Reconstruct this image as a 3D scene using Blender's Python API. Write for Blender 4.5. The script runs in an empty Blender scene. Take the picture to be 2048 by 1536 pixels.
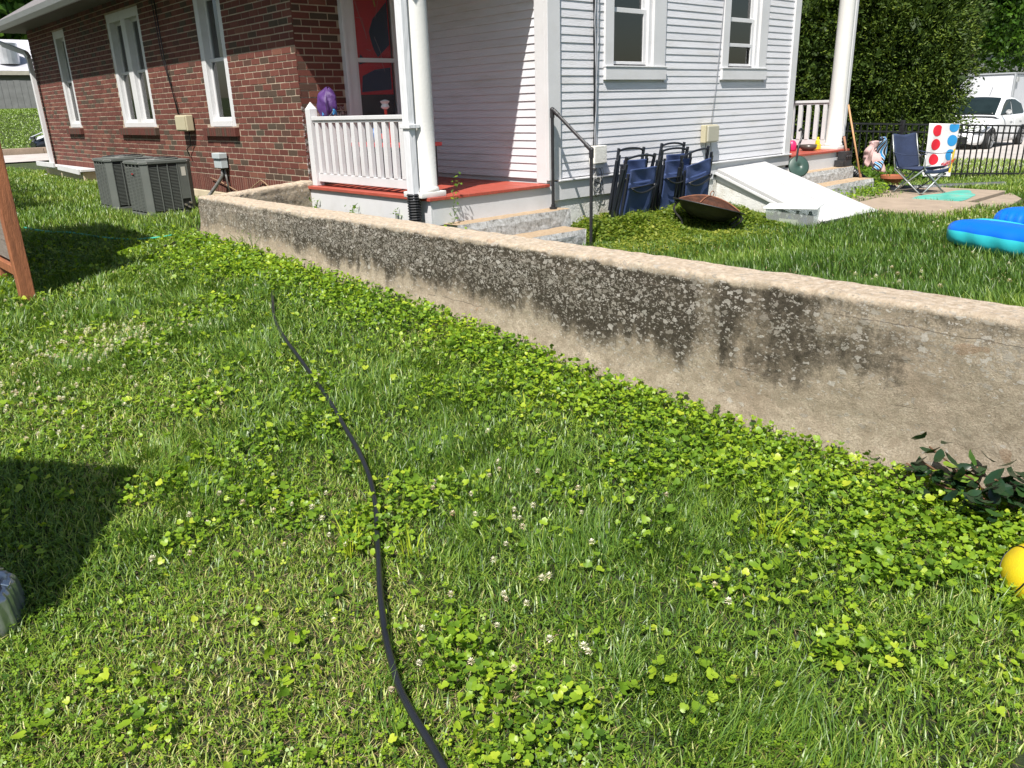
import bpy, math, random
import numpy as np
from mathutils import Vector, Matrix
R = math.radians
rnd = random.Random(7)
rng = np.random.default_rng(11)
sc = bpy.context.scene

# ---------------------------------------------------------------- camera
CAM = np.array([0, 0, 1.55])
YAW, PIT, ROL, FPX = 0.7325, 0.33701, -0.029887, 1581.7
fwd = np.array([math.sin(YAW)*math.cos(PIT), math.cos(YAW)*math.cos(PIT), -math.sin(PIT)])
r0 = np.array([math.cos(YAW), -math.sin(YAW), 0]); u0 = np.cross(r0, fwd)
rgt = math.cos(ROL)*r0 + math.sin(ROL)*u0
upv = -math.sin(ROL)*r0 + math.cos(ROL)*u0
cd = bpy.data.cameras.new('camera'); cam = bpy.data.objects.new('camera', cd)
sc.collection.objects.link(cam)
m = Matrix.Identity(4)
for i in range(3):
    m[i][0] = rgt[i]; m[i][1] = upv[i]; m[i][2] = -fwd[i]; m[i][3] = CAM[i]
cam.matrix_world = m
cd.sensor_width = 36; cd.lens = 36*FPX/2048; cd.clip_start = .05; cd.clip_end = 600
sc.camera = cam
# ---------------------------------------------------------------- light
SUN = np.array([1, .55, -1.7]); SUN = SUN/np.linalg.norm(SUN)
w = bpy.data.worlds.new('World'); sc.world = w; w.use_nodes = True
nt = w.node_tree; nt.nodes.clear()
sky = nt.nodes.new('ShaderNodeTexSky'); sky.sky_type = 'NISHITA'; sky.sun_disc = False
sky.sun_elevation = math.asin(-SUN[2]); sky.sun_rotation = math.atan2(-SUN[0], -SUN[1])
sky.air_density = 1.2; sky.dust_density = 1.5
bg = nt.nodes.new('ShaderNodeBackground'); bg.inputs[1].default_value = .07
wo = nt.nodes.new('ShaderNodeOutputWorld')
nt.links.new(sky.outputs[0], bg.inputs[0]); nt.links.new(bg.outputs[0], wo.inputs[0])
ld = bpy.data.lights.new('sun', 'SUN'); ld.energy = 5; ld.angle = R(.5); ld.color = (1, .955, .89)
lo = bpy.data.objects.new('sun', ld); sc.collection.objects.link(lo)
lo.rotation_euler = Vector(SUN).to_track_quat('-Z', 'Y').to_euler(); lo.location = (-5, -3, 9)
sc.view_settings.view_transform = 'Standard'; sc.view_settings.look = 'None'
sc.view_settings.exposure = .72; sc.view_settings.gamma = 1
sc.cycles.max_bounces = 6; sc.cycles.transparent_max_bounces = 8

# ---------------------------------------------------------------- noise
def _h(ix, iy, s):
    n = (ix.astype(np.int64)*374761393 + iy.astype(np.int64)*668265263 + s*1442695041) & 0x7fffffff
    n = ((n ^ (n >> 13))*1274126177) & 0x7fffffff
    return ((n ^ (n >> 16)) & 0xffff)/65535.
def vn(x, y, s=0):
    x = np.asarray(x, float); y = np.asarray(y, float)
    ix = np.floor(x); iy = np.floor(y); fx = x-ix; fy = y-iy
    fx = fx*fx*(3-2*fx); fy = fy*fy*(3-2*fy)
    a = _h(ix, iy, s); b = _h(ix+1, iy, s); c = _h(ix, iy+1, s); d = _h(ix+1, iy+1, s)
    return (a*(1-fx)+b*fx)*(1-fy)+(c*(1-fx)+d*fx)*fy
def fbm(x, y, s=0, o=3):
    t = 0; a = .5; n = 0
    for i in range(o):
        t = t+a*vn(np.asarray(x)*2**i, np.asarray(y)*2**i, s+i*17); n += a; a *= .5
    return t/n
def sstep(a, b, x):
    t = np.clip((x-a)/(b-a), 0, 1); return t*t*(3-2*t)

# ---------------------------------------------------------------- terrain height
BY = [-8, .9, 1.75, 2.5, 3.4, 5.1, 6.5, 7.85, 10, 18, 26, 33, 37, 44, 60, 90]
BZ = [.08, .14, .15, .18, .27, .36, .42, .44, .48, .55, .50, .50, .9, 1.9, 2.6, 3.4]
CP = np.array([(3.3,-3,.62),(3.3,0,.66),(3.3,1.5,.66),(3.3,3,.62),(3.4,4.2,.40),(3.6,5.2,.26),(3.6,6.8,.28),(4.5,5,.26),(5.6,5.1,.235),(6.5,5.5,.34),
 (7.7,5.5,.34),(8.4,5,.26),(8.6,4.2,.2),(7,4.4,.27),(5.8,4,.32),(5,2.5,.44),(7,2.5,.33),(9,2,.25),(7,0,.40),(12,3,.15),(10.5,5.2,.215),(11.5,4.2,.2),
 (12.5,5,.18),(14.7,5.9,.07),(17,4.7,.06),(16,1,.1),(12,0,.2),(20,8,.08),(30,6,.08),(30,30,.08),(15,12,.06),(9,-3,.35),(25,-3,.1)])
def upper(x, y):
    x = np.asarray(x, float); y = np.asarray(y, float)
    num = 0; den = 0
    for a, b, c in CP:
        wgt = 1/(((x-a)**2+(y-b)**2)**1.5+.02); num = num+wgt*c; den = den+wgt
    return num/den
def lower(x, y):
    x = np.asarray(x, float); y = np.asarray(y, float)
    b = np.interp(y, BY, BZ)
    return b-.055*np.clip(3-x, 0, 4)*sstep(9, 5, y)+.02*(fbm(x*.9, y*.9, 5)-.5)
def is_up(x, y):
    return (x > 3.12) & (y < 7.68+(x-3)*.2)
def H(x, y):
    x = np.asarray(x, float); y = np.asarray(y, float)
    # far right side (behind the house) is low, far left is the street and bank
    lo_ = lower(x, y); k = sstep(10.5, 13.5, x-.12*y)
    lo_ = lo_*(1-k)+k*.07
    return np.where(is_up(x, y), upper(x, y), lo_)

# ---------------------------------------------------------------- mesh builder
def linked(o): sc.collection.objects.link(o); return o
def root_loc(p):
    while p.parent: p = p.parent
    return Vector(p.location)
class MB:
    def __init__(s): s.v = []; s.f = []; s.m = []; s.n = 0
    def add(s, vs, fs, m=0):
        b = len(s.v); s.v.extend([tuple(map(float, v)) for v in vs]); s.f.extend([tuple(b+i for i in f) for f in fs]); s.m.extend([m]*len(fs)); return s
    def hexa(s, p, m=0):   # p: 4 bottom ccw, 4 top ccw
        return s.add(p, [(3,2,1,0),(4,5,6,7),(0,1,5,4),(1,2,6,5),(2,3,7,6),(3,0,4,7)], m)
    def box(s, x0, x1, y0, y1, z0, z1, m=0):
        return s.hexa([(x0,y0,z0),(x1,y0,z0),(x1,y1,z0),(x0,y1,z0),(x0,y0,z1),(x1,y0,z1),(x1,y1,z1),(x0,y1,z1)], m)
    def obox(s, c, ax, ay, az, m=0):  # centre, half-vectors
        c = Vector(c); ax = Vector(ax); ay = Vector(ay); az = Vector(az)
        return s.hexa([c-ax-ay-az, c+ax-ay-az, c+ax+ay-az, c-ax+ay-az, c-ax-ay+az, c+ax-ay+az, c+ax+ay+az, c-ax+ay+az], m)
    def bar(s, p, q, wx, wy, side=(0,0,1), m=0):   # rectangular bar from p to q
        p = Vector(p); q = Vector(q); d = (q-p); n = Vector(side)
        a = d.cross(n)
        if a.length < 1e-5: a = d.cross(Vector((1,0,0)))
        a.normalize(); b = a.cross(d).normalized()
        return s.obox((p+q)/2, a*wx/2, b*wy/2, d/2, m)
    def cyl(s, p, q, r, r2=None, n=12, caps=True, m=0):
        p = Vector(p); q = Vector(q); r2 = r if r2 is None else r2
        d = (q-p).normalized(); a = d.orthogonal().normalized(); b = d.cross(a)
        vs = []
        for c, rr in ((p, r), (q, r2)):
            for i in range(n):
                t = 2*math.pi*i/n; vs.append(c+a*math.cos(t)*rr+b*math.sin(t)*rr)
        fs = [(i, (i+1) % n, n+(i+1) % n, n+i) for i in range(n)]
        if caps: fs += [tuple(range(n-1, -1, -1)), tuple(range(n, 2*n))]
        return s.add(vs, fs, m)
    def tube(s, pts, r, n=8, m=0, caps=True, closed=False):
        P = [Vector(p) for p in pts]; k = len(P); vs = []
        rr = r if isinstance(r, (list, tuple)) else [r]*k
        prev = None
        for i in range(k):
            if closed: d = P[(i+1) % k]-P[i-1]
            else: d = P[min(i+1, k-1)]-P[max(i-1, 0)]
            d.normalize()
            if prev is None: a = d.orthogonal().normalized()
            else: a = (prev-d*prev.dot(d)); a = a.normalized() if a.length > 1e-6 else d.orthogonal().normalized()
            prev = a; b = d.cross(a)
            for j in range(n):
                t = 2*math.pi*j/n; vs.append(P[i]+(a*math.cos(t)+b*math.sin(t))*rr[i])
        fs = []
        for i in range(k if closed else k-1):
            i2 = (i+1) % k
            for j in range(n): fs.append((i*n+j, i*n+(j+1) % n, i2*n+(j+1) % n, i2*n+j))
        if caps and not closed: fs += [tuple(range(n-1, -1, -1)), tuple((k-1)*n+j for j in range(n))]
        return s.add(vs, fs, m)
    def lathe(s, c, prof, n=24, m=0, sx=1, sy=1):
        vs = []; k = len(prof)
        for r, z in prof:
            for j in range(n):
                t = 2*math.pi*j/n; vs.append((c[0]+r*sx*math.cos(t), c[1]+r*sy*math.sin(t), c[2]+z))
        fs = [(i*n+j, i*n+(j+1) % n, (i+1)*n+(j+1) % n, (i+1)*n+j) for i in range(k-1) for j in range(n)]
        if prof[0][0] > 1e-4: fs.append(tuple(range(n-1, -1, -1)))
        if prof[-1][0] > 1e-4: fs.append(tuple((k-1)*n+j for j in range(n)))
        return s.add(vs, fs, m)
    def prism(s, poly, off, m=0):   # planar polygon (3d) extruded by vector
        n = len(poly); off = Vector(off); P = [Vector(p) for p in poly]
        return s.add(P+[p+off for p in P], [tuple(range(n-1, -1, -1)), tuple(range(n, 2*n))]+[(i, (i+1) % n, n+(i+1) % n, n+i) for i in range(n)], m)
    def grid(s, fn, nu, nv, m=0):
        vs = [fn(i/nu, j/nv) for i in range(nu+1) for j in range(nv+1)]
        return s.add(vs, [(i*(nv+1)+j, (i+1)*(nv+1)+j, (i+1)*(nv+1)+j+1, i*(nv+1)+j+1) for i in range(nu) for j in range(nv)], m)
    def build(s, name, mats, parent=None, loc=None, smooth=False, bevel=0, sub=0, label=None, attr=None, solid=0):
        me = bpy.data.meshes.new(name)
        o0 = root_loc(parent) if parent else Vector(loc or (0,0,0))
        me.from_pydata([(v[0]-o0.x, v[1]-o0.y, v[2]-o0.z) for v in s.v], [], s.f)
        mats = mats if isinstance(mats, (list, tuple)) else [mats]
        for t in mats: me.materials.append(t)
        if len(mats) > 1: me.polygons.foreach_set('material_index', s.m)
        if smooth: me.polygons.foreach_set('use_smooth', [True]*len(me.polygons))
        if attr is not None:
            at = me.attributes.new('v', 'FLOAT', 'FACE'); at.data.foreach_set('value', attr)
        me.update()
        o = linked(bpy.data.objects.new(name, me))
        if parent: o.parent = parent
        else: o.location = o0
        if solid:
            q = o.modifiers.new('s', 'SOLIDIFY'); q.thickness = solid; q.offset = 0
        if bevel:
            q = o.modifiers.new('b', 'BEVEL'); q.width = bevel; q.segments = 2; q.limit_method = 'ANGLE'; q.angle_limit = R(40)
        if sub:
            q = o.modifiers.new('u', 'SUBSURF'); q.levels = sub; q.render_levels = sub
        if label: o['label'] = label
        return o
def tag(o, label, cat, group=None):
    o['label'] = label; o['category'] = cat
    if group: o['group'] = group
    return o
def thing(name, loc, label, cat, group=None, rz=0):
    o = linked(bpy.data.objects.new(name, None)); o.location = loc; o.rotation_euler = (0,0,rz); o.empty_display_size = .1
    return tag(o, label, cat, group)
def struct(o): o['kind'] = 'structure'; return o
def stuff(o): o['kind'] = 'stuff'; return o
def dup(root):
    r = root.copy(); linked(r)
    for ch in list(root.children):
        c = ch.copy(); linked(c); c.parent = r
        for g in ch.children:
            d = g.copy(); linked(d); d.parent = c
    return r

# ---------------------------------------------------------------- materials
def mat0(name):
    t = bpy.data.materials.new(name); t.use_nodes = True
    n = t.node_tree; return t, n, n.nodes['Principled BSDF'], n.nodes, n.links
def pm(name, col, rough=.6, var=.12, scale=6, bump=0, bscale=60, metal=0, spec=.5, dirt=None, dscale=2.5, damt=.5, stretch=None):
    t, n, B, N, L = mat0(name)
    tc = N.new('ShaderNodeTexCoord'); src = tc.outputs['Object']
    if stretch:
        mp = N.new('ShaderNodeMapping'); mp.inputs['Scale'].default_value = stretch; L.new(src, mp.inputs[0]); src = mp.outputs[0]
    nz = N.new('ShaderNodeTexNoise'); nz.inputs['Scale'].default_value = scale; nz.inputs['Detail'].default_value = 5; L.new(src, nz.inputs[0])
    cr = N.new('ShaderNodeValToRGB'); e = cr.color_ramp.elements
    e[0].position = .3; e[1].position = .72
    e[0].color = (*[c*(1-var) for c in col], 1); e[1].color = (*[min(1, c*(1+var)) for c in col], 1)
    L.new(nz.outputs[0], cr.inputs[0]); out = cr.outputs[0]
    if dirt:
        n2 = N.new('ShaderNodeTexNoise'); n2.inputs['Scale'].default_value = dscale; n2.inputs['Detail'].default_value = 8; n2.inputs['Roughness'].default_value = .65; L.new(src, n2.inputs[0])
        c2 = N.new('ShaderNodeValToRGB'); c2.color_ramp.elements[0].position = .5; c2.color_ramp.elements[1].position = .72
        c2.color_ramp.elements[1].color = (damt, damt, damt, 1); L.new(n2.outputs[0], c2.inputs[0])
        mx = N.new('ShaderNodeMixRGB'); L.new(c2.outputs[0], mx.inputs[0]); L.new(out, mx.inputs[1]); mx.inputs[2].default_value = (*dirt, 1); out = mx.outputs[0]
    L.new(out, B.inputs['Base Color'])
    B.inputs['Roughness'].default_value = rough; B.inputs['Metallic'].default_value = metal; B.inputs['Specular IOR Level'].default_value = spec
    if bump:
        n3 = N.new('ShaderNodeTexNoise'); n3.inputs['Scale'].default_value = bscale; n3.inputs['Detail'].default_value = 4; L.new(src, n3.inputs[0])
        bp = N.new('ShaderNodeBump'); bp.inputs['Strength'].default_value = bump; bp.inputs['Distance'].default_value = .01
        L.new(n3.outputs[0], bp.inputs['Height']); L.new(bp.outputs[0], B.inputs['Normal'])
    return t
def leafmat(name, stops, trans=.35, rough=.5, spec=.35):
    t, n, B, N, L = mat0(name)
    at = N.new('ShaderNodeAttribute'); at.attribute_name = 'v'
    cr = N.new('ShaderNodeValToRGB'); el = cr.color_ramp.elements
    el[0].position = stops[0][0]; el[0].color = (*stops[0][1], 1); el[1].position = stops[-1][0]; el[1].color = (*stops[-1][1], 1)
    for p, c in stops[1:-1]:
        q = el.new(p); q.color = (*c, 1)
    L.new(at.outputs['Fac'], cr.inputs[0]); L.new(cr.outputs[0], B.inputs['Base Color'])
    B.inputs['Roughness'].default_value = rough; B.inputs['Specular IOR Level'].default_value = spec
    tr = N.new('ShaderNodeBsdfTranslucent'); g = N.new('ShaderNodeMixRGB'); g.blend_type = 'MULTIPLY'; g.inputs[0].default_value = 1
    g.inputs[2].default_value = (1.5, 1.55, .7, 1); L.new(cr.outputs[0], g.inputs[1]); L.new(g.outputs[0], tr.inputs[0])
    mx = N.new('ShaderNodeMixShader'); mx.inputs[0].default_value = trans
    L.new(B.outputs[0], mx.inputs[1]); L.new(tr.outputs[0], mx.inputs[2]); L.new(mx.outputs[0], N['Material Output'].inputs[0])
    return t
def glassmat(name, tint=(.85,.9,.9), refl=.09):
    t, n, B, N, L = mat0(name); N.remove(B)
    tr = N.new('ShaderNodeBsdfTransparent'); tr.inputs[0].default_value = (*tint, 1)
    gl = N.new('ShaderNodeBsdfGlossy'); gl.inputs['Roughness'].default_value = .02
    fr = N.new('ShaderNodeFresnel'); fr.inputs[0].default_value = 1.5
    ad = N.new('ShaderNodeMath'); ad.inputs[1].default_value = refl; L.new(fr.outputs[0], ad.inputs[0])
    nz = N.new('ShaderNodeTexNoise'); nz.inputs['Scale'].default_value = 3
    bp = N.new('ShaderNodeBump'); bp.inputs['Strength'].default_value = .04; L.new(nz.outputs[0], bp.inputs['Height']); L.new(bp.outputs[0], gl.inputs['Normal'])
    mx = N.new('ShaderNodeMixShader'); L.new(ad.outputs[0], mx.inputs[0]); L.new(tr.outputs[0], mx.inputs[1]); L.new(gl.outputs[0], mx.inputs[2])
    L.new(mx.outputs[0], N['Material Output'].inputs[0]); return t

white = pm('white_paint', (.60,.60,.61), .45, .04, 4, .15, 90, dirt=(.45,.44,.40), dscale=5, damt=.25)
siding_m = pm('siding_paint', (.63,.63,.66), .5, .05, 3, .35, 70, dirt=(.46,.44,.39), dscale=3.5, damt=.42, stretch=(.5,.5,3))
deckred = pm('red_deck_paint', (.36,.07,.045), .5, .15, 8, .3, 40, dirt=(.22,.07,.05), damt=.5, stretch=(4,.6,1))
conc_w = pm('painted_concrete', (.62,.62,.60), .8, .1, 8, .8, 60, dirt=(.33,.29,.22), dscale=4, damt=.8)
black_m = pm('black_metal', (.018,.018,.02), .42, .3, 10, .2, 80)
black_p = pm('black_plastic', (.015,.016,.018), .38, .3, 10)
grey_pipe = pm('grey_black_plastic', (.07,.075,.08), .45, .3, 12)
unlit_dark = pm('unlit_interior', (.02,.022,.025), .8, .4, 3)  # near-black colour standing in for unlit rooms and the space under the porch
blind_m = pm('blind_slats', (.72,.73,.70), .6, .1, 5)
glass = glassmat('window_glass')
roof_m = pm('roof_shingles', (.16,.15,.15), .9, .3, 25, .6, 40)
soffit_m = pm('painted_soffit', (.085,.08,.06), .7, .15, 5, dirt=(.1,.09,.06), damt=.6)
gutter_m = pm('aluminium_gutter', (.36,.38,.40), .4, .05, 5, dirt=(.25,.25,.22), damt=.4)

# ================================================================ SETTING: ground
def axis(segs):
    out = []
    for a, b, d in segs: out += list(np.arange(a, b-1e-6, d))
    return np.array(out+[segs[-1][1]])
xs = axis([(-90,-20,10),(-20,-4,1),(-4,0,.25),(0,3.0,.1),(3.0,3.24,.04),(3.24,13,.14),(13,20,.5),(20,60,4),(60,160,20)])
ys = axis([(-60,-6,6),(-6,-1,.5),(-1,8.6,.1),(8.6,20,.3),(20,30,.8),(30,48,.8),(48,140,12)])
GX, GY = np.meshgrid(xs, ys, indexing='ij'); GZ = H(GX, GY)+.012*(fbm(GX*3, GY*3, 3)-.5)
me = bpy.data.meshes.new('lawn'); nx, ny = GX.shape
ii, jj = np.meshgrid(np.arange(nx-1), np.arange(ny-1), indexing='ij'); a = (ii*ny+jj).ravel()
me.from_pydata(np.stack([GX.ravel(), GY.ravel(), GZ.ravel()], 1).tolist(), [], np.stack([a, a+ny, a+ny+1, a+1], 1).tolist())
me.polygons.foreach_set('use_smooth', [True]*len(me.polygons))
t, n, B, N, L = mat0('lawn_soil')
tc = N.new('ShaderNodeTexCoord')
def noise(scale, det=6, rough=.6, src=None):
    q = N.new('ShaderNodeTexNoise'); q.inputs['Scale'].default_value = scale; q.inputs['Detail'].default_value = det; q.inputs['Roughness'].default_value = rough
    L.new(src or tc.outputs['Object'], q.inputs[0]); return q.outputs[0]
def ramp(fac, *stops):
    c = N.new('ShaderNodeValToRGB'); el = c.color_ramp.elements
    el[0].position = stops[0][0]; el[0].color = (*stops[0][1], 1); el[1].position = stops[-1][0]; el[1].color = (*stops[-1][1], 1)
    for p, q in stops[1:-1]:
        e = el.new(p); e.color = (*q, 1)
    L.new(fac, c.inputs[0]); return c.outputs[0]
def mix(f, a, b, typ='MIX'):
    q = N.new('ShaderNodeMixRGB'); q.blend_type = typ
    for i, v in enumerate((f, a, b)):
        if isinstance(v, (int, float)): q.inputs[i].default_value = v
        elif isinstance(v, tuple): q.inputs[i].default_value = (*v, 1)
        else: L.new(v, q.inputs[i])
    return q.outputs[0]
def bump(h, s, d=.01):
    q = N.new('ShaderNodeBump'); q.inputs['Strength'].default_value = s; q.inputs['Distance'].default_value = d; L.new(h, q.inputs['Height']); return q
g1 = ramp(noise(45, 8, .75), (.32, (.016,.028,.006)), (.5, (.035,.062,.012)), (.68, (.08,.11,.03)))
g2 = ramp(noise(1.3, 5), (.35, (.75,.8,.7)), (.65, (1.15,1.1,.9)))
base = mix(1.0, g1, g2, 'MULTIPLY')
soil = mix(ramp(noise(30, 6), (.5, (0,0,0)), (.62, (.6,.6,.6))), base, (.075,.052,.03))
L.new(soil, B.inputs['Base Color']); B.inputs['Roughness'].default_value = .9
bq = bump(noise(70, 8, .8), 1, .03); L.new(bq.outputs[0], B.inputs['Normal'])
me.materials.append(t); lawn = struct(linked(bpy.data.objects.new('lawn', me)))

def drape(name, poly, mat, dz, th=.0, kind=True, step=.25):
    # flat sheet following the ground inside a quad given as 4 corners
    P = [np.array(p, float) for p in poly]; n = max(2, int(np.linalg.norm(P[1]-P[0])/step)); k = max(2, int(np.linalg.norm(P[3]-P[0])/step))
    mb = MB()
    def f(u, v):
        p = (P[0]*(1-u)+P[1]*u)*(1-v)+(P[3]*(1-u)+P[2]*u)*v
        return (p[0], p[1], float(H(p[0], p[1]))+dz)
    mb.grid(f, n, k)
    o = mb.build(name, mat, loc=(P[0][0], P[0][1], 0), smooth=True); return struct(o) if kind else o
road_m = pm('street_concrete', (.42,.38,.35), .9, .12, 3, .4, 60)
drape('road', [(-60,25.6),(40,24.4),(40,30),(-60,31.2)], road_m, .035, step=2)
kb = MB()
for i in range(30):
    x0 = -50+i*3; x1 = x0+2.985
    y0 = 31.4-(x0+60)*.012; y1 = 31.4-(x1+60)*.012
    kb.hexa([(x0,y0,.4),(x1,y1,.4),(x1,y1+.35,.4),(x0,y0+.35,.4),(x0,y0,.72),(x1,y1,.72),(x1,y1+.35,.72),(x0,y0+.35,.72)])
struct(kb.build('kerb', pm('kerb_concrete', (.36,.27,.2), .9, .15, 4, .4, 40), loc=(0,31,0)))
drape('driveway', [(17.6,5.4),(60,4.6),(60,18),(17.2,11.5)], pm('driveway_concrete', (.40,.37,.34), .9, .15, 1.5, .4, 40), .02, step=2)
# patio: concrete slabs with grassy joints
pat = pm('patio_concrete', (.30,.235,.175), .9, .14, 6, .5, 50, dirt=(.25,.2,.14), dscale=2, damt=.6)
pb = MB()
def slab(x0, y0, x1, y1, x2, y2, x3, y3):
    z = [float(H(a, b)) for a, b in ((x0,y0),(x1,y1),(x2,y2),(x3,y3))]
    zz = max(z)+.022
    pb.hexa([(x0,y0,zz-.12),(x1,y1,zz-.12),(x2,y2,zz-.12),(x3,y3,zz-.12),(x0,y0,zz),(x1,y1,zz),(x2,y2,zz),(x3,y3,zz)])
slab(9.72,3.35,11.1,3.5,11.1,4.72,9.72,4.72)
slab(9.72,4.80,11.1,4.80,11.1,5.1,9.72,5.1)
slab(11.17,3.72,12.9,3.75,12.95,5.35,11.17,5.3)
slab(11.17,3.2,12.2,3.35,12.85,3.68,11.17,3.64)
struct(pb.build('patio', pat, loc=(11,4.3,.2), bevel=.008))
# turquoise chalk/paint spill on the slab
tb = MB()
def blob(u, v):
    t = v*2*math.pi; rr = u*(1+.18*math.sin(3*t+1)+.1*math.sin(5*t))
    return (11.72+rr*.78*math.cos(t), 4.12+rr*.30*math.sin(t), float(max(H(11.17,3.72), H(12.9,3.75), H(12.95,5.35), H(11.17,5.3)))+.026)
tb.grid(blob, 6, 40)
tag(tb.build('paint_patch', pm('turquoise_paint', (.07,.34,.27), .85, .25, 4, dirt=(.24,.30,.24), dscale=6, damt=.9), loc=(11.7,4.1,.2)),
    'turquoise paint patch on the concrete slab under the camping chair', 'paint patch')

# ================================================================ retaining wall
def wallmat():
    t, n, B, N, L = mat0('weathered_concrete')
    globals().update(N=N, L=L)
    tc = N.new('ShaderNodeTexCoord'); globals()['tc'] = tc
    at = N.new('ShaderNodeAttribute'); at.attribute_name = 'stain'
    a2 = N.new('ShaderNodeAttribute'); a2.attribute_name = 'agg'
    a3 = N.new('ShaderNodeAttribute'); a3.attribute_name = 'cap'
    tan = ramp(noise(14, 8, .7), (.3, (.27,.225,.16)), (.5, (.40,.34,.255)), (.7, (.52,.45,.35)))
    tan = mix(ramp(noise(120, 4, .7), (.42, (0,0,0)), (.62, (.55,.55,.55))), tan, (.22,.175,.125))
    tan = mix(ramp(noise(2.2, 6, .6), (.45, (0,0,0)), (.7, (.45,.45,.45))), tan, (.31,.235,.175))
    capc = ramp(noise(35, 8, .75), (.3, (.34,.26,.18)), (.5, (.53,.43,.32)), (.68, (.70,.61,.50)))
    tan = mix(a3.outputs['Fac'], tan, capc)
    # exposed pale stones: angular, slightly flattened cells with ragged edges
    mp = N.new('ShaderNodeMapping'); mp.inputs['Scale'].default_value = (1, .8, 1.15); mp.inputs['Rotation'].default_value = (.5, 0, 0); L.new(tc.outputs['Object'], mp.inputs[0])
    nzz = N.new('ShaderNodeTexNoise'); nzz.inputs['Scale'].default_value = 70; nzz.inputs['Detail'].default_value = 3; L.new(tc.outputs['Object'], nzz.inputs[0])
    va = N.new('ShaderNodeVectorMath'); va.operation = 'MULTIPLY_ADD'; L.new(nzz.outputs[1], va.inputs[0]); va.inputs[1].default_value = (.018,.018,.018); L.new(mp.outputs[0], va.inputs[2])
    def cells(scale, thr, amt):
        v_ = N.new('ShaderNodeTexVoronoi'); v_.inputs['Scale'].default_value = scale; L.new(va.outputs[0], v_.inputs[0])
        e_ = N.new('ShaderNodeTexVoronoi'); e_.feature = 'DISTANCE_TO_EDGE'; e_.inputs['Scale'].default_value = scale; L.new(va.outputs[0], e_.inputs[0])
        s_ = N.new('ShaderNodeSeparateColor'); L.new(v_.outputs['Color'], s_.inputs[0])
        sz = M('ADD', thr, M('MULTIPLY', s_.outputs[2], .14))
        return M('MULTIPLY', M('GREATER_THAN', e_.outputs[0], sz), M('LESS_THAN', s_.outputs[0], M('MULTIPLY', a2.outputs['Fac'], amt))), s_
    def M(op, a, b):
        q = N.new('ShaderNodeMath'); q.operation = op
        for i, v in enumerate((a, b)):
            if isinstance(v, (int, float)): q.inputs[i].default_value = v
            else: L.new(v, q.inputs[i])
        return q.outputs[0]
    big, sep = cells(38, .10, .42); sml, sep2 = cells(88, .08, .62)
    stone = M('MAXIMUM', big, sml)
    scol = ramp(sep.outputs[1], (0, (.27,.245,.205)), (.5, (.37,.34,.29)), (1, (.52,.49,.44)))
    # mould, broken up by fine noise
    brk = noise(34, 9, .88)
    st = M('ADD', M('MULTIPLY', at.outputs['Fac'], 1.02), M('ADD', M('MULTIPLY', M('SUBTRACT', brk, .5), 1.7), M('MULTIPLY', M('SUBTRACT', noise(7, 7, .75), .5), 1.0))); st = M('MULTIPLY', st, M('GREATER_THAN', at.outputs['Fac'], .03))
    stm = ramp(st, (.26, (0,0,0)), (.50, (.6,.6,.6)), (.82, (1,1,1)))
    mould = ramp(noise(60, 6, .8), (.3, (.030,.025,.018)), (.6, (.075,.063,.046)), (.8, (.15,.13,.10)))
    c = mix(stm, tan, mould)
    c = mix(M('MULTIPLY', stone, M('ADD', .25, M('MULTIPLY', noise(130, 4, .8), .95))), c, scol)
    geo_ = N.new('ShaderNodeNewGeometry'); sx_ = N.new('ShaderNodeSeparateXYZ'); L.new(geo_.outputs['Position'], sx_.inputs[0])
    for zl, th_, sd in ((.735, .48, 3.1), (.60, .56, 1.7), (.42, .55, 2.3)):
        wob = M('MULTIPLY', M('SUBTRACT', noise(sd*2.2, 5), .5), .05)
        dz_ = M('ABSOLUTE', M('SUBTRACT', M('ADD', sx_.outputs[2], wob), zl), 0)
        ln_ = M('MULTIPLY', M('LESS_THAN', dz_, .0016), M('GREATER_THAN', noise(sd, 2), th_)); c = mix(M('MULTIPLY', ln_, .75), c, (.10,.08,.06))
    rust = M('MULTIPLY', M('GREATER_THAN', noise(5.5, 2), .72), .3)
    c = mix(rust, c, (.25,.12,.05))
    L.new(c, B.inputs['Base Color']); B.inputs['Roughness'].default_value = .93; B.inputs['Specular IOR Level'].default_value = .2
    h = M('ADD', M('MULTIPLY', stone, .5), M('ADD', noise(150, 6, .8), M('ADD', M('MULTIPLY', noise(30, 6, .7), 1.0), M('MULTIPLY', noise(11, 4, .6), 1.6))))
    b = bump(h, 1.0, .010); L.new(b.outputs[0], B.inputs['Normal']); return t
wm = wallmat()
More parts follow.
